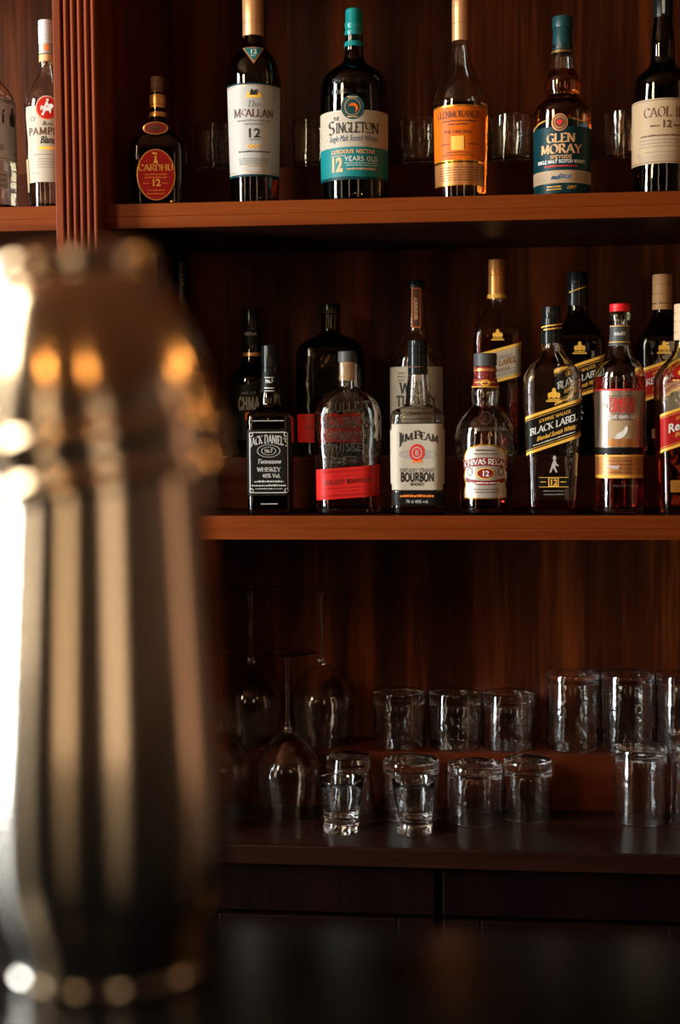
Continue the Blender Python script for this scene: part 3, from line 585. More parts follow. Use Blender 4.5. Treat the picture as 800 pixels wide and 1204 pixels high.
# ------------------------------------------------------------------ middle shelf, front row
YM = 0.065
def jw_prof(hw, foot, H, neck, sh, n2=11.4):
    """square-shouldered bottle that narrows to the foot: shoulder height sh"""
    return [(0, foot-1, 1), (2, foot, 1), (sh*.4, foot+(hw-foot)*.42, 1), (sh*.92, hw, 1), (sh, hw, 1), (sh+(H-sh)*.11, hw*.93, 1), (sh+(H-sh)*.21, hw*.75, .8), (sh+(H-sh)*.31, hw*.52, .35), (sh+(H-sh)*.40, n2+1.2, 0), (sh+(H-sh)*.52, n2, 0), (H-6, n2-.9, 0)]
def slant_label(b, mat, h0, h1, hw, slope, gold='gold_print', edge=3.4):
    l = b.patch('slanted_label', mat, h0, h1, (-hw, hw), slope=slope, nu=30, nv=3)
    b.print(l, gold, Ink().rect(-hw, hw, h0-edge, h0, slope, 30).rect(-hw, hw, h1, h1+edge, slope, 30), .45, 'gold_stripe')
    b.print(l, gold, Ink().rect(-hw, hw, h0+1.6, h0+2.1, slope, 30).rect(-hw, hw, h1-2.1, h1-1.6, slope, 30), .45, 'fine_line')
    return l
def crest(b, u, h, s, mat='gold_print'):
    return b.print(b.root, mat, Ink().rect(u-9*s, u+9*s, h-1.4*s, h+.2*s).rect(u-7*s, u+7*s, h+1*s, h+2*s).ell(u, h+7*s, 4*s, 4.4*s, 14).ell(u, h+12.4*s, 2.2*s, 2*s, 10).ell(u-5*s, h+6*s, 2.2*s, 3.4*s, 10).ell(u+5*s, h+6*s, 2.2*s, 3.4*s, 10), .5, 'crest')
def walker(b, u, h, s, mat):
    return b.print(b.root, mat, Ink().ell(u+1*s, h+15*s, 1.5*s, 1.7*s, 10).rect(u-1.5*s, u+4*s, h+16.2*s, h+17*s, 0, 1).rect(u-.4*s, u+2.4*s, h+17*s, h+19.4*s, 0, 1).poly([(u-3*s, h+6*s), (u+2*s, h+6*s), (u+3.2*s, h+13*s), (u-.5*s, h+13.4*s)]).poly([(u-2.6*s, h+6.2*s), (u-4.8*s, h), (u-3*s, h), (u-.2*s, h+6*s)]).poly([(u-.6*s, h+6*s), (u+2.6*s, h), (u+4.6*s, h+.2*s), (u+2*s, h+6.2*s)]).poly([(u+2.8*s, h+11*s), (u+6*s, h+8*s), (u+5.2*s, h+7.2*s), (u+2*s, h+9*s)]), .5, 'striding_figure')
# -- black square bottle
b = Bottle('whiskey_bottle', 'square black-labelled whiskey bottle with white scrolled lettering beside the raised-letter flask', 'bottle', (-0.3546, YM, ZM), .0013731,
    [(0, 24.5, 1), (2, 25.6, 1), (60, 26, 1), (110, 26, 1), (116, 25, 1), (120, 21.5, .8), (123, 15.5, .3), (127, 12.8, 0), (136, 12.4, 0), (143, 11, 0), (152, 9.4, 0), (172, 8.6, 0)], bd=1.0, rr=.28, gl='smoke', liq='amberd', fill=112, rot=4)
b.cap('cap', 166, 197, 9.4, 'black_plastic', rings=(171,)); nk = b.patch('neck_label', 'black_paper', 142, 166, full(10, 2.9), nu=30, off=.5)
b.print(nk, 'white_ink', Ink().text('No.7', 0, 153, 4.2, font='face', width=9, weight=.02).rect(-6, 6, 159, 159.6).micro(-6, 6, 146.5, 1, 2, 1.2).rect(-6, 6, 143.4, 144), .8)
l = b.patch('label', 'black_paper', 22, 99, full(25.5, 1.28), nu=30)
fr = Ink()
for u0_, u1_ in ((-22.6, -21.6), (21.6, 22.6)): fr.rect(u0_, u1_, 30, 92, 0, 2)
fr.rect(-19, 19, 95, 96).rect(-19, 19, 25, 26)
for sx in (-1, 1):
    for hy in (93, 28): fr.ell(sx*20.4, hy, 2.6, 2.8, 14, .62)
b.print(l, 'silver_ink', fr, .6, 'scroll_border')
b.print(l, 'silver_ink', Ink().text('JACK DANIEL\'S', 0, 83, 9.4, width=44, weight=.2, bend=.009).text('No.7', 0, 72, 4.4, font='face', width=9, weight=.02).ell(0, 74, 13.6, 7.4, inner=.94).ell(0, 74, 8.6, 4.8, inner=.92).text('Tennessee', 0, 59.4, 5, font='script', width=27, weight=.02).text('WHISKEY', 0, 50, 5, width=27, weight=.2).text('40% Vol.', 3, 43, 4.6, font='face', width=21, weight=.02).micro(-17, 17, 37.6, 1, 3, 2, seed=30, ragged=0).micro(-20, 20, 33, 1, 3, 2, seed=31, ragged=0).micro(-16, 16, 29.6, 1, 3, 1, seed=32), .6)
b.print(l, 'silver_ink', Ink().rect(-18, 18, 108.5, 109.2).rect(-10, 10, 12, 13), .5, 'fine_line')
# -- clear flask with cork and red label
b = Bottle('whiskey_bottle', 'clear oval flask with raised lettering, cork stopper and orange-red label, nearly empty', 'bottle', (-0.2290, YM, ZM), .0013651,
    [(0, 36, 1), (2, 38, 1), (50, 38.6, 1), (112, 39.6, 1), (122, 38.4, 1), (131, 34, 1), (138, 27, .8), (144, 18.5, .4), (147, 12.6, 0), (150, 11.6, 0), (170, 11.4, 0), (172, 12.4, 0), (176, 12.4, 0)], bd=.62, rr=.92, gl='wavy', liq='redw', fill=44, wall=2.4, rot=5)
b.cap('cork', 156, 177.5, 9.0, 'cork', bev=.4, hollow=.1); b.cap('stopper_cap', 177.6, 190, 10.8, 'grey_plastic')
l = b.patch('label', 'red_paper', 19, 55, full(38, 1.12), nu=36, slope=.07); b.print(l, 'burgundy_paper', Ink().text('BULLEIT BOURBON', 0, 36.5, 4.6, font='sans', width=56, weight=.24, slope=.07), .6)
b.print(l, 'dark_red_paper', Ink().micro(-34, 34, 50, 1, 3, 2.2, .07, 33).micro(-20, 34, 45, 1, 3, 1, .07, 34).micro(-28, 26, 31, 1, 3, 1.2, .07, 35).micro(-12, 30, 27, 1, 3, 1, .07, 36).micro(-36, 36, 22, 1, 3, 2.2, .07, 37), .6)
b.raised('raised_lettering', Ink().text('BULLEIT', 2, 120, 10, font='sans', width=48, weight=.2, slope=.05).text('BOURBON', 0, 102, 10, font='sans', width=58, weight=.2, slope=.03).text('FRONTIER', 2, 88, 7.5, font='sans', width=46, weight=.2, slope=.03).text('WHISKEY', 0, 74, 8.5, font='sans', width=48, weight=.2, slope=.03), 'frost', b.glass, hi=1.3)
# -- square clear bourbon, white label
b = Bottle('bourbon_bottle', 'clear square-bodied bourbon bottle with black cap and white label with a red seal', 'bottle', (-0.1158, YM, ZM), .001358,
    [(0, 29, 1), (2, 31, 1), (40, 31.6, 1), (110, 32, 1), (117, 31, 1), (121.5, 28, .9), (124.5, 21, .5), (127, 15.2, .1), (134, 14.4, 0), (145, 14, 0), (155, 12.6, 0), (166, 11.2, 0), (176, 10.4, 0)], bd=.9, rr=.5, liq='amberl', fill=26, wall=2.2)
b.cap('cap', 163, 203, 11.8, 'black_plastic', rings=(172, 188, 196)); b.print(b.root, 'brown_ink', Ink().rect(-12, 8, 171, 172.4, 0, 12), 1.6, 'cap_line')
b.print(b.root, 'smoke', Ink().rect(-34, 34, 117.5, 118.6, 0, 14), .6, 'moulded_ridge')
def chm(a, c, n=.09):
    def f(t):
        if t < n: return (-a+c, a-c)
        if t > 1-n: return (-a+c, a-c)
        return (-a, a)
    return f
lb = b.patch('label_border', 'black_ink', 27.6, 106.4, chm(37.2, 4), hs=[0, .085, .091, .5, .909, .915, 1], nu=28)
l = b.patch('label', 'cream_paper', 28.8, 105.2, chm(36, 4.2), off=.5, hs=[0, .088, .092, .5, .908, .912, 1], nu=28)
b.print(l, 'black_ink', Ink().text('J', -20, 81, 14, width=6).text('IM', -11.4, 85.5, 8.4, width=13, weight=.2, slope=.2).text('B', 1, 88.2, 9, width=8, weight=.2).text('EAM', 14.4, 85.4, 8.4, width=20, weight=.2, slope=-.22), .8)
b.print(l, 'black_ink', Ink().text('KENTUCKY STRAIGHT', 0, 49.5, 4.2, font='sans', width=40, weight=.12).text('BOURBON', 0, 39, 9.2, font='sans', width=38, weight=.22).text('WHISKEY', 0, 33.8, 3.2, font='sans', width=16, weight=.17), .8)
b.print(l, 'grey_paper', Ink().ell(0, 70, 21, 6), .7, 'landscape'); b.print(l, 'red_ink', Ink().ell(0, 72, 8.8, 10), .9, 'wax_seal'); b.print(l, 'orange_ink', Ink().poly([(-7, 60), (-4, 64), (0, 61.5), (4, 64), (7, 60), (4, 61), (0, 60), (-4, 61)]), .9, 'ribbon'); b.print(l, 'cream_paper', Ink().ell(0, 72, 6, 6.8, inner=.8).text('B', 0, 69, 6, font='face'), 1.1, 'seal_monogram')
fl = b.patch('foot_label', 'black_paper', 11, 26.4, full(32, 1.06), nu=28); b.print(fl, 'orange_ink', Ink().micro(-20, 20, 20.6, 1, 3, 2.6, seed=40, ragged=0), .6); b.print(fl, 'silver_ink', Ink().text('70 cl 40% vol.', 0, 13.6, 3.6, font='face', width=26), .6)
# -- rounded blend, ornate label
b = Bottle('whisky_bottle', 'round-shouldered clear whisky bottle with an ornate silver and gold label and grey cap', 'bottle', (-0.0090, YM, ZM), .0013512,
    [(0, 28), (2, 30), (30, 31.6), (72, 35.4), (88, 36), (99, 34.6), (109, 30.4), (117, 24.5), (123, 18.4), (126.5, 15.2), (131, 15.6), (139, 17), (145, 16.4), (150, 14.4), (156, 13.2), (168, 12.4), (176, 11.6)], liq='redw', fill=62)
b.cap('neck_foil', 158.5, 172, 12.8, 'burgundy_paper', rings=(165,), hollow=12); nb = b.cap('neck_band', 147.5, 158.4, 15, 'burgundy_paper', taper=1.2, hollow=14.6)
b.cap('cap', 173, 187.6, 13.4, 'grey_plastic'); b.print(nb, 'gold_print', Ink().rect(-22, 22, 148, 148.9, 0, 16).ell(0, 153, 6, 3.4, 14, .7).micro(-14, 14, 153, 1, 3, 1.6), 1.6, 'gold_print')
b.turned('neck_ring', [(166.5, 12.5), (166.5, 13.6), (168, 13.9), (169.5, 13.6), (169.5, 12.5)], 'bronze_foil')
def cv(t):
    a = 27.5 if t < .12 else 27.5-2.2*math.sin((t-.12)/.88*math.pi*3)**2
    if t > .72: a = 24*math.sqrt(max(0, 1-((t-.72)/.285)**2))+2.5
    return (-a*1.04, a*1.04)
l = b.patch('label', 'gold_foil', 18.5, 81.6, cv, nv=40); l2 = b.patch('label_face', 'pearl_foil', 20, 79.8, lambda t: tuple(x*.93 for x in cv(t)), off=.5, nv=40, parent=l)
b.print(l, 'burgundy_paper', Ink().add(*[(lambda n: ([(u, hh) for i in range(n+1) for u, hh in [(-28+56*i/n, 57-.005*(-28+56*i/n)**2), (-28+56*i/n, 66.5-.005*(-28+56*i/n)**2)]], [(2*i, 2*i+2, 2*i+3, 2*i+1) for i in range(n)]))(16)][0]), .8, 'name_ribbon')
b.print(l, 'white_ink', Ink().text('CHIVAS REGAL', 0, 58.8, 6.2, width=52, weight=.2, bend=.005), 1.1)
b.print(l, 'gold_print', Ink().ell(0, 48, 10.6, 6.6), .8, 'gold_oval'); b.print(l, 'burgundy_paper', Ink().ell(0, 48, 9.4, 5.6), 1.0, 'age_oval'); b.print(l, 'white_ink', Ink().text('12', 0, 44.9, 6.2, font='face', weight=.03), 1.3)
b.print(l, 'burgundy_paper', Ink().add([(u, hh) for i in range(13) for u, hh in [(-25+50*i/12, 34.5+.006*(-25+50*i/12)**2), (-25+50*i/12, 39.5+.006*(-25+50*i/12)**2)]], [(2*i, 2*i+2, 2*i+3, 2*i+1) for i in range(12)]), .8, 'lower_ribbon')
b.print(l, 'brown_ink', Ink().micro(-12, 12, 74, 1, 3, 2, seed=41).micro(-16, 16, 70, 1, 3, 1.2, seed=42).ell(-19, 50, 4, 5, 12, .7).ell(19, 50, 4, 5, 12, .7).micro(-18, 18, 29, 2, 3.4, 1, seed=43), .8, 'ornament'); b.print(l, 'white_ink', Ink().micro(-18, 18, 36.4, 1, 3, 1.4, seed=44, ragged=0), 1.0)
b.raised('moulded_crest', Ink().ell(0, 112, 8, 8.4, inner=.72).text('R', 0, 109, 6, font='sans').micro(-14, 26, 97, 1, 3, 5, seed=45), 'frost', b.glass)
# -- clear square bottle, black slanted label
b = Bottle('whisky_bottle', 'clear square whisky bottle with black slanted label edged in gold, front row', 'bottle', (0.0953, YM, ZM), .0013446, jw_prof(33, 28, 242, 12, 156), bd=1.0, rr=.32, liq='redw', fill=16, rot=2, wall=2.4)
b.cap('neck_foil', 199, 229, 12.3, 'black_plastic', rings=(212, 215)); b.cap('cap', 229.4, 242, 11.2, 'black_plastic', rings=(231,)); b.print(b.root, 'gold_print', Ink().rect(-18, 18, 219, 220.4, .12, 14).micro(-12, 14, 215, 1, 3, 1.6, .1), 1.6, 'gold_signature')
l = slant_label(b, 'black_paper', 83, 121, 36, .33)
b.print(l, 'gold_print', Ink().text('JOHNNIE WALKER', 1, 112, 3.6, width=36, slope=.33).text('Blended Scotch Whisky', 3, 92.6, 5, font='script', width=46, weight=.02, slope=.33), .7)
b.print(l, 'white_ink', Ink().text('BLACK LABEL', 0, 100.6, 7.6, width=54, weight=.19, slope=.33).micro(-27, 28, 87.4, 1, 3, 1.1, .33, 46), .7)
crest(b, 0, 132, 1.0); walker(b, 0, 49, 1.0, 'silver_ink')
a = b.patch('age_band', 'black_paper', 31, 44.5, (-18, 18), nu=12); b.print(a, 'gold_print', Ink().rect(-17, 17, 43, 43.6).rect(-17, 17, 32, 32.6).rect(-6, 6, 32.6, 43.4), .45, 'age_frame'); b.print(a, 'black_ink', Ink().rect(-4.8, 4.8, 33.8, 42.2), .6, 'age_panel'); b.print(a, 'gold_print', Ink().text('12', 0, 34.6, 6.4, font='face', weight=.02).micro(-15, -8, 37.6, 1, 3, 1).micro(8, 15, 37.6, 1, 3, 1), .8); b.print(a, 'grey_ink', Ink().micro(-12, 12, 27, 2, 4, 1.2), .5)
# -- red-capped bottle
b = Bottle('whisky_bottle', 'round whisky bottle with bright red cap and a grey-copper label with a bird', 'bottle', (0.2006, YM, ZM), .0013379,
    [(0, 27), (2, 28.6), (60, 29.4), (152, 30.6), (162, 30), (170, 27.5), (177, 22), (184, 16.6), (192, 13), (201, 11.4), (215, 10.8), (234, 10.6), (238, 10.6)], liq='redw', fill=160)
b.cap('cap', 236, 245, 11.8, 'red_plastic', rings=(238.5,)); b.turned('neck_ring', [(226, 11), (226, 12.2), (229, 12.6), (232, 12.4), (234, 11.6), (235.8, 11), (235.8, 10)], 'smoke')
nl = b.patch('neck_label', 'grey_plastic', 196, 220, full(11, 2.8), nu=30, off=.5); b.print(nl, 'gold_print', Ink().rect(-20, 20, 218.6, 219.4, 0, 14).rect(-20, 20, 200, 200.8, 0, 14), .8, 'gold_line'); b.print(nl, 'silver_ink', Ink().micro(-7, 7, 208, 1, 3, 4, seed=47), .8)
l = b.patch('label', 'silver_foil', 78, 145, full(29.6, 1.2), nu=30); b.print(l, 'red_ink', Ink().rect(-36, 36, 143.4, 145.6), name='red_line')
b.print(l, 'red_ink', Ink().text('FAMOUS', 4, 127.6, 7.6, font='sans', width=31, weight=.22).text('GROUSE', 4, 119, 7.6, font='sans', width=31, weight=.2), .6); b.print(l, 'black_ink', Ink().text('THE', -16.5, 124, 5, font='sans', width=6).micro(-16, 20, 137, 1, 3, .8).rect(-18, 20, 134, 134.4), .6); b.print(l, 'white_ink', Ink().text('TWELVE YEARS OLD', 1, 111.6, 3.2, font='sans', width=38, weight=.2), .6)
b.print(l, 'tan_paper', Ink().rect(-14, 20, 84, 109), .45, 'bird_panel'); b.print(l, 'copper_paper', Ink().rect(-14, 20, 79, 88), .6, 'heather'); b.print(l, 'white_ink', Ink().poly([(-6, 88), (-2, 94), (4, 97), (8, 103), (10, 101), (9.4, 96), (6, 91), (0, 87.6)]), .8, 'grouse_bird')
b.patch('dark_band', 'black_paper', 70.5, 77.6, full(29.6, 1.2), nu=30)
l = b.patch('lower_label', 'copper_paper', 42, 69.4, full(29.4, 1.2), nu=30); b.print(l, 'gold_print', Ink().rect(-34, 34, 67.4, 69).rect(-34, 34, 43, 46), name='gold_border'); b.print(l, 'white_ink', Ink().text('Finest', -8, 53, 6, font='script', width=16), .6); b.print(l, 'brown_ink', Ink().micro(-20, 20, 62, 4, 4.4, .8, seed=48), .6)
b.raised('moulded_lettering', Ink().text('GENTLE', 0, 154, 5, font='sans', width=40).micro(-8, 20, 32, 1, 3, 3), 'frost', b.glass)
# -- red slanted label at the frame edge
b = Bottle('whisky_bottle', 'square whisky bottle with wood-coloured cap and red slanted label reading in script, front row', 'bottle', (0.3009, YM, ZM), .0013316, jw_prof(32.5, 27.5, 243, 12, 156), bd=1.0, rr=.32, liq='amberd', fill=118, rot=2)
b.cap('cap', 203, 245, 12.6, 'pale_wood_cap', rings=(212, 224, 234))
l = slant_label(b, 'dark_red_paper', 86, 124, 36, .33)
b.print(l, 'gold_print', Ink().text('JOHNNIE WALKER', 2, 115, 3.6, width=34, slope=.33).text('Blended Scotch', 2, 96, 4.6, font='script', width=36, slope=.33), .7); b.print(l, 'white_ink', Ink().text('Red Label', 1, 102.6, 10, font='face', width=48, weight=.02, slope=.33), .7)
fl = b.patch('foot_label', 'gold_foil', 26, 40, (-20, 20), nu=12); b.print(fl, 'brown_ink', Ink().micro(-16, 16, 35, 3, 3.6, 1.2, seed=49), .5); b.print(b.root, 'gold_print', Ink().micro(-9, 9, 18, 1, 3, 3, .1), .5, 'gold_signature')
hd = b.patch('shoulder_label', 'dark_red_paper', 156, 172, oval(20), off=.6, hs=OV); b.print(hd, 'gold_print', Ink().ell(0, 164, 13, 5, 18, .8), .9, 'gold_print')

# ------------------------------------------------------------------ middle shelf, back row on the riser
YB = 0.268
def Kb(y): return y
b = Bottle('whisky_bottle', 'dark whisky bottle with wide black cap and orange neck label beyond the pilaster', 'bottle', (-0.874, YB, RM), .001524,
    [(0, 27), (2, 28.6), (90, 29), (120, 28.6), (132, 25), (140, 19), (147, 14.4), (160, 13.4), (190, 12.6), (202, 12.4)], gl='smoke', liq='amberd', fill=120)
b.cap('cap', 196, 210, 14.4, 'black_plastic'); b.patch('neck_label', 'orange_paper', 176, 194, full(12.8, 2.8), nu=28, off=.5); b.patch('label', 'tan_paper', 30, 100, full(28.8, 1.3))
b = Bottle('whisky_bottle', 'tall dark bottle with a thin ridged black cap, last on the riser before the pilaster', 'bottle', (-0.5425, YB, RM), .001503,
    [(0, 26), (2, 27.6), (90, 28), (130, 28), (142, 25), (152, 18), (162, 12), (175, 9.4), (200, 8.2), (214, 7.8)], gl='dark', liq='amberd', fill=120)
b.cap('cap', 200, 231, 8.6, 'black_plastic', rings=(205, 209, 213, 217, 221, 225)); b.patch('label', 'tan_paper', 30, 100, full(27.6, 1.3))
b = Bottle('whisky_bottle', 'dark bottle with tall grey capitals and a small orange square, behind the square black-labelled bottle', 'bottle', (-0.4177, YB, RM), .001495,
    [(0, 24.6), (2, 25.8), (60, 26), (86, 26), (94, 24.6), (101, 19), (107, 13.4), (116, 11), (130, 9.6), (150, 9), (162, 8.6)], gl='dark', liq='amberd', fill=80, rot=-10)
b.cap('cap', 148, 173, 9.6, 'black_plastic', rings=(152,)); l = b.patch('label', 'black_paper', 20, 84, full(25.8, 1.3), nu=28)
b.print(l, 'grey_ink', Ink().text('CHMA', 0, 56, 13, font='sans', width=25, weight=.26).text('RARE OLD', 0, 73, 3, width=17), .6); b.print(l, 'orange_paper', Ink().rect(-4, 4, 43, 52), .6, 'orange_square'); b.print(l, 'black_ink', Ink().text('8', 0, 45, 5.4, font='face', weight=.03), .8)
nl = b.patch('neck_label', 'black_paper', 130, 148, full(9.6, 2.9), nu=28, off=.4); b.print(nl, 'grey_ink', Ink().micro(-8, 8, 142, 1, 3, 3.6, seed=50), .6); b.patch('neck_band', 'copper_foil', 118, 122, full(10.8, 2.9), nu=28, off=.4)
b = Bottle('whiskey_bottle', 'dark oval flask with black-topped cork stopper and red label, behind the clear oval flask', 'bottle', (-0.2786, YB, RM), .0014862,
    [(0, 38, 1), (2, 40, 1), (60, 40.6, 1), (114, 41, 1), (124, 39.6, 1), (132, 35, 1), (138, 27, .8), (141.5, 18, .4), (144, 12.4, 0), (147, 11.2, 0), (166, 11, 0), (168, 11.8, 0)], bd=.62, rr=.92, gl='wavyd', liq='amberd', fill=118, rot=4)
b.cap('cork', 150, 169, 8.6, 'cork', bev=.4, hollow=.1); b.cap('stopper_cap', 169.2, 179, 11.6, 'black_plastic'); l = b.patch('label', 'red_paper', 17, 50, full(40, 1.12), nu=36); b.print(l, 'burgundy_paper', Ink().text('BULLEIT BOURBON', 0, 33, 4.6, font='sans', width=58, weight=.24).micro(-36, 36, 45, 1, 3, 2, seed=51).micro(-30, 30, 25, 2, 4, 1.2, seed=52), .6)
b.raised('raised_lettering', Ink().text('BULLEIT', 0, 116, 10, font='sans', width=50, weight=.2).text('BOURBON', 0, 99, 9, font='sans', width=58, weight=.2).text('FRONTIER', 0, 84, 8, font='sans', width=48, weight=.2).text('WHISKEY', 0, 68, 8.5, font='sans', width=50, weight=.2), 'frostd', b.glass, hi=1.3)
b = Bottle('bourbon_bottle', 'clear long-necked bourbon bottle with grey label and brown neck strip, behind the white-labelled bourbon', 'bottle', (-0.1290, YB, RM), .0014766,
    [(0, 29, 0), (2, 30.6, 0), (60, 31, 0), (108, 31, 0), (119, 29, 0), (129, 23, 0), (137, 16.4, 0), (145, 12.8, 0), (160, 11, 0), (185, 10, 0), (199, 9.6, 0)], liq='redw', fill=58)
b.cap('cap', 196, 205, 11, 'black_plastic'); l = b.patch('label', 'cream_paper', 20, 104, full(30.6, 1.45), nu=32); b.print(l, 'black_ink', Ink().text('WILD', -2, 73, 13, width=37, weight=.2).text('TURKEY', 0, 58, 12.4, width=52, weight=.22), .6); b.print(l, 'brown_ink', Ink().micro(-24, -14, 96, 3, 4, 1.4, seed=53), .6); b.print(l, 'brown_ink', Ink().micro(-20, 20, 48, 4, 5, 1.2, seed=54), .6)
st = b.patch('neck_strip', 'orange_ink', 150, 196, (-5.6, 5.6), nu=8, off=.5, nv=16); b.patch('neck_strip_face', 'brown_ink', 151, 195, (-4.4, 4.4), nu=6, off=.7, nv=16, parent=st); b.print(st, 'peach_paper', Ink().add(*(lambda t: ([(-y*4+1.6, 172+x*5) for x, y in t[0]], t[1]))(nib_text('WHISKEY', .2, .1, True))), 1.0)
b = Bottle('whisky_bottle', 'square whisky bottle with tall gold cap and pale slanted label edged in gold', 'bottle', (0.0098, YB, RM), .0014678, jw_prof(27.6, 24, 228, 10, 142, 9.4), bd=1.0, rr=.32, liq='amberd', fill=140, rot=2, gl='clear_b')
b.cap('cap', 183, 229, 9.8, 'bronze_foil', rings=(211, 213.4), taper=.4); b.print(b.root, 'gold_print', Ink().rect(-26, 26, 184, 188.6, 0, 20), 1.1, 'gold_band')
l = slant_label(b, 'cream_paper', 89, 121, 31, .26); b.print(l, 'grey_ink', Ink().text('JOHNNIE WALKER', 1, 112, 3.4, width=32, slope=.26).micro(-22, 22, 97, 2, 4, 1, .26, 55), .7); b.print(l, 'gold_foil', Ink().text('GOLD LABEL', 1, 104, 6.4, width=40, weight=.2, slope=.26).text('Reserve', 4, 99, 4, font='script', slope=.26), .7); crest(b, 0, 135, .82)
b = Bottle('whisky_bottle', 'dark square whisky bottle with black slanted label edged in gold, standing behind the red-capped bottle', 'bottle', (0.1470, YB, RM), .001459, jw_prof(29.4, 25.5, 213, 11, 134, 11.4), bd=1.0, rr=.32, liq='amberd', fill=134, rot=2, gl='smoke')
b.cap('cap', 175, 214, 12.4, 'black_plastic', rings=(196, 199), taper=.4); b.print(b.root, 'gold_print', Ink().micro(-12, 10, 193, 1, 3, 1.6, .3), 1.9, 'gold_signature')
l = slant_label(b, 'black_paper', 72, 104, 33, .33); b.print(l, 'gold_print', Ink().text('JOHNNIE WALKER', 1, 96.6, 3.4, width=34, slope=.33).text('Blended Scotch Whisky', 3, 79, 4.6, font='script', width=42, weight=.02, slope=.33), .7); b.print(l, 'white_ink', Ink().text('BLACK LABEL', 0, 86, 7, width=50, weight=.19, slope=.33), .7); crest(b, 0, 119, .9, 'gold_print'); walker(b, 0, 42, .9, 'silver_ink')
b = Bottle('whisky_bottle', 'dark square whisky bottle with ringed wooden cap and red slanted label, standing on the riser', 'bottle', (0.2897, YB, RM), .00145, jw_prof(28, 24.5, 210, 11, 132, 11), bd=1.0, rr=.32, liq='amberd', fill=130, rot=2, gl='smoke')
b.cap('cap', 170, 211, 11.6, 'wood_cap', rings=(177, 188, 199), taper=.3)
l = slant_label(b, 'dark_red_paper', 74, 106, 31, .33); b.print(l, 'gold_print', Ink().text('JOHNNIE WALKER', 1, 98, 3.4, width=32, slope=.33).text('Blended Scotch', 3, 81, 4.6, font='script', width=36, slope=.33), .7); b.print(l, 'white_ink', Ink().text('RED LABEL', 0, 88, 7, width=44, weight=.19, slope=.33), .7); crest(b, -2, 119, .9, 'gold_print')
fl = b.patch('foot_label', 'copper_foil', 20, 31, (-15, 15), nu=10); b.print(fl, 'brown_ink', Ink().micro(-12, 12, 27, 2, 4, 1.2), .5)

# ------------------------------------------------------------------ glassware
def tumbler_prof(r, h, t=0.0030, base=0.012, taper=0.97):
    rb = r*taper
    return chaikin([(0, 0.001), (rb*.8, 0.0), (rb*.8, 0.0), (rb-.001, 0.0), (rb, 0.003), (rb+.0004, 0.012), (r, h-.004), (r, h-.0004), (r-t*.5, h), (r-t, h-.0006), (r-t-.0002, h-.006), (rb-t, base+.008), (rb-t*2, base), (rb*.5, base-.001), (0, base-.001)], 1)
GC = {}
def glassware(kind, prof, name, label, cat, loc, group, flip, rz=0.0, n=56):
    if kind not in GC:
        v, f = lathe(prof, n); me = mk(name, v, f, 'clear', ang=60); GC[kind] = me; o = me
        if flip:
            top = max(q.co.z for q in me.data.vertices)
            for q in me.data.vertices: q.co.z = top-q.co.z
            me.data.flip_normals()
    else:
        o = GC[kind].copy(); COL.objects.link(o)
    o.name = name; o.location = loc; o.rotation_euler = (0, 0, rz); tag(o, label, cat, group)
    return o
# upper riser: small tumblers standing behind the top row
small = tumbler_prof(0.0375, 0.087)
for x, lab in ((-0.4762, 'small clear tumbler on the riser between the squat decanter and the white-labelled bottle'), (-0.3052, 'small clear tumbler on the riser between the white-labelled and the teal-capped bottle'),
               (-0.1182, 'small clear tumbler on the riser between the teal-capped and the orange-labelled bottle'), (0.0345, 'small clear tumbler on the riser between the orange-labelled and the bulb-necked bottle'),
               (0.2276, 'small clear tumbler on the riser partly behind the tan-labelled near-black bottle')):
    glassware('small', small, 'tumbler', lab, 'glass', (x, 0.268, RT), 'small tumblers on the upper riser', False)
# lower riser: short tumblers and tall glasses, upside down
short = tumbler_prof(0.0462, 0.098, base=0.016, taper=0.99); tall = tumbler_prof(0.0462, 0.134, base=0.012, taper=0.985)
YL = 0.287
for x, lab in ((-0.1622, 'short upturned tumbler on the lower riser, at the wine glass end of its row'), (-0.0635, 'short upturned tumbler in the middle of the three on the lower riser'), (0.0302, 'short upturned tumbler on the lower riser next to the tall glasses')):
    glassware('short', short, 'tumbler', lab, 'glass', (x, YL, RC), 'short tumblers on the lower riser', True)
for x, lab in ((0.1422, 'tall upturned glass on the lower riser next to the short tumblers'), (0.2368, 'tall upturned glass on the lower riser behind the lone tall glass of the worktop'), (0.3313, 'tall upturned glass on the lower riser, third along from the short tumblers')):
    glassware('tall', tall, 'highball_glass', lab, 'glass', (x, YL, RC), 'tall glasses on the lower riser', True)
# worktop: tumblers and tall glasses standing on their rims
glassware('short', short, 'tumbler', 'short upturned tumbler on the worktop beside the two shot glasses', 'glass', (-0.0275, 0.154, ZC), 'upturned tumblers on the worktop', True)
glassware('short2', tumbler_prof(0.0415, 0.100, base=0.02, taper=0.98), 'tumbler', 'narrower upturned tumbler with thick base on the worktop against the riser', 'glass', (0.0615, 0.184, ZC), 'upturned tumblers on the worktop', True)
glassware('tapered', tumbler_prof(0.0475, 0.102, base=0.014, taper=0.78), 'tumbler', 'tapered upturned tumbler behind the shot glass next to the wine glasses', 'glass', (-0.2432, 0.178, ZC), 'upturned tumblers on the worktop', True)
glassware('wide', tumbler_prof(0.0510, 0.098, base=0.016, taper=0.93), 'tumbler', 'wide upturned tumbler behind the shot glass next to the short tumbler', 'glass', (-0.1357, 0.176, ZC), 'upturned tumblers on the worktop', True)
glassware('tall2', tumbler_prof(0.0455, 0.124, base=0.012, taper=0.97), 'highball_glass', 'tall upturned glass standing alone on the worktop in front of the riser', 'glass', (0.2485, 0.182, ZC), 'tall glasses on the worktop', True)
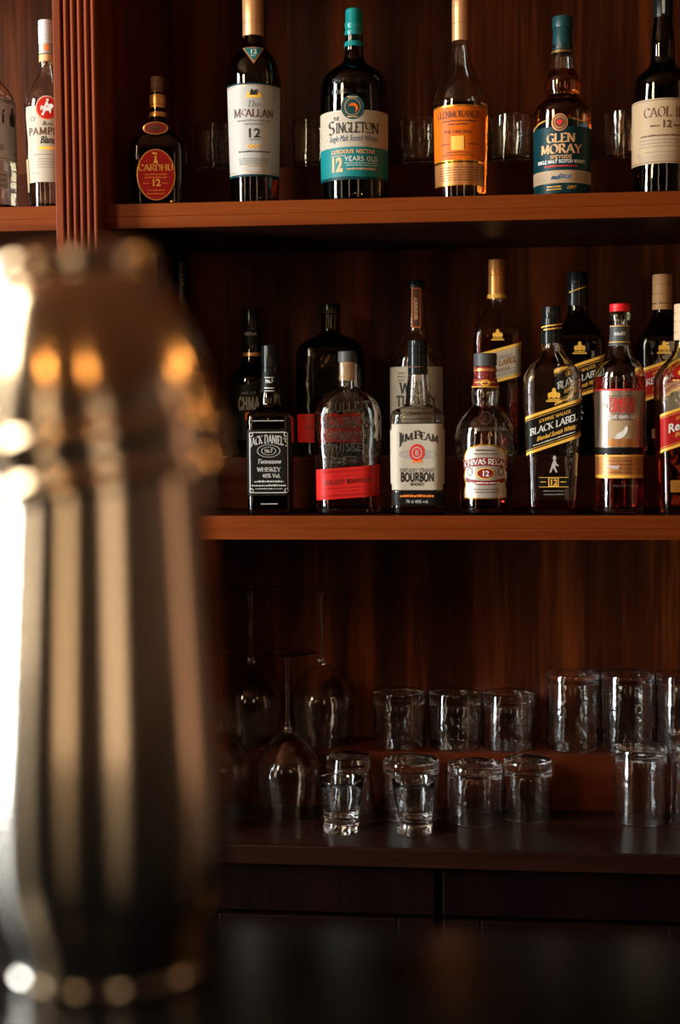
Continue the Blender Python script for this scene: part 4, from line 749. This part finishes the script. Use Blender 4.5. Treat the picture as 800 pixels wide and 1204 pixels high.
glassware('tall3', tumbler_prof(0.0440, 0.158, base=0.018, taper=0.93), 'highball_glass', 'tallest upturned glass with rounded base on the worktop at the end of the row', 'glass', (0.3370, 0.150, ZC), 'tall glasses on the worktop', True)
shot = chaikin([(0, 0.002), (0.0275, 0.0), (0.0275, 0.0), (0.0298, 0.001), (0.0305, 0.006), (0.0305, 0.013), (0.0278, 0.0165), (0.0282, 0.021), (0.0372, 0.086), (0.0372, 0.0875), (0.0362, 0.088), (0.0350, 0.087), (0.0262, 0.030), (0.022, 0.023), (0.01, 0.021), (0, 0.021)], 1)
glassware('shot', shot, 'shot_glass', 'heavy-footed shot glass standing upright on the worktop next to the wine glasses', 'glass', (-0.2444, 0.076, ZC), 'shot glasses on the worktop', False)
glassware('shot', shot, 'shot_glass', 'heavy-footed shot glass standing upright on the worktop next to the short upturned tumbler', 'glass', (-0.1245, 0.081, ZC), 'shot glasses on the worktop', False)
# wine glasses, upside down on their rims: foot, stem, bowl
def wine(label, loc):
    o = empty('wine_glass', loc); tag(o, label, 'wine glass', 'upturned wine glasses'); H = 0.281
    def up(p): return [(r, H-z) for r, z in p][::-1]
    lathe_obj('foot', up(chaikin([(0, 0.0), (0.050, 0.0), (0.052, 0.0008), (0.050, 0.0022), (0.020, 0.0042), (0.008, 0.008), (0, 0.009)], 2)), 'clear', o, ang=60)
    lathe_obj('stem', up(chaikin([(0, 0.0088), (0.0075, 0.0082), (0.0048, 0.013), (0.0036, 0.03), (0.0034, 0.10), (0.0045, 0.130), (0.010, 0.1372), (0, 0.1385)], 2)), 'clear', o, n=24, ang=60)
    lathe_obj('bowl', up(chaikin([(0, 0.1382), (0.010, 0.1375), (0.022, 0.143), (0.050, 0.181), (0.0565, 0.198), (0.0565, 0.215), (0.0465, 0.2800), (0.0465, 0.281), (0.0452, 0.2808), (0.0552, 0.215), (0.0552, 0.198), (0.049, 0.1825), (0.021, 0.1445), (0.010, 0.1392), (0, 0.1392)], 2)), 'clear', o, ang=60)
    return o
wine('upturned wine glass on the lower riser next to the short tumblers', (-0.3015, 0.2865, RC))
wine('upturned wine glass on the lower riser, second from the short tumblers', (-0.4285, 0.2865, RC))
wine('upturned wine glass on the worktop next to the shot glasses', (-0.3460, 0.168, ZC))
wine('upturned wine glass on the worktop, second from the shot glasses', (-0.4620, 0.165, ZC))

# ------------------------------------------------------------------ steel shaker on the bar
sh = empty('cocktail_shaker', (-0.1335, -1.7250, 1.2098)); tag(sh, 'polished steel cocktail shaker with a beaded domed lid standing on the black bar', 'shaker')
q = 0.0003
def sp(pts, it=2): return [(r*q, h*q) for r, h in chaikin(pts, it)]
lathe_obj('body', sp([(0, 4), (100, 0), (100, 0), (112, 0), (116, 4), (117, 14), (117, 14), (114, 20), (120, 44), (134, 90), (140, 140), (139, 240), (129, 400), (120, 540), (117, 590), (110, 600), (110, 600), (0, 600)]), 'steel', sh, n=96, ang=60)
lid = lathe_obj('lid', sp([(118, 0), (150, 0), (150, 0), (154, 4), (155, 12), (152, 20), (149, 24), (149, 40), (153, 46), (155, 56), (153, 66), (149, 72), (148, 78), (143, 110), (130, 160), (114, 205), (104, 226), (98, 234), (97, 240), (102, 246), (103, 256), (100, 264), (88, 270), (40, 274), (0, 275)]), 'steel', sh, n=96, ang=60)
lid.location = (-0.001, 0, 562*q); lid.rotation_euler = (0, R(-8.0), 0)
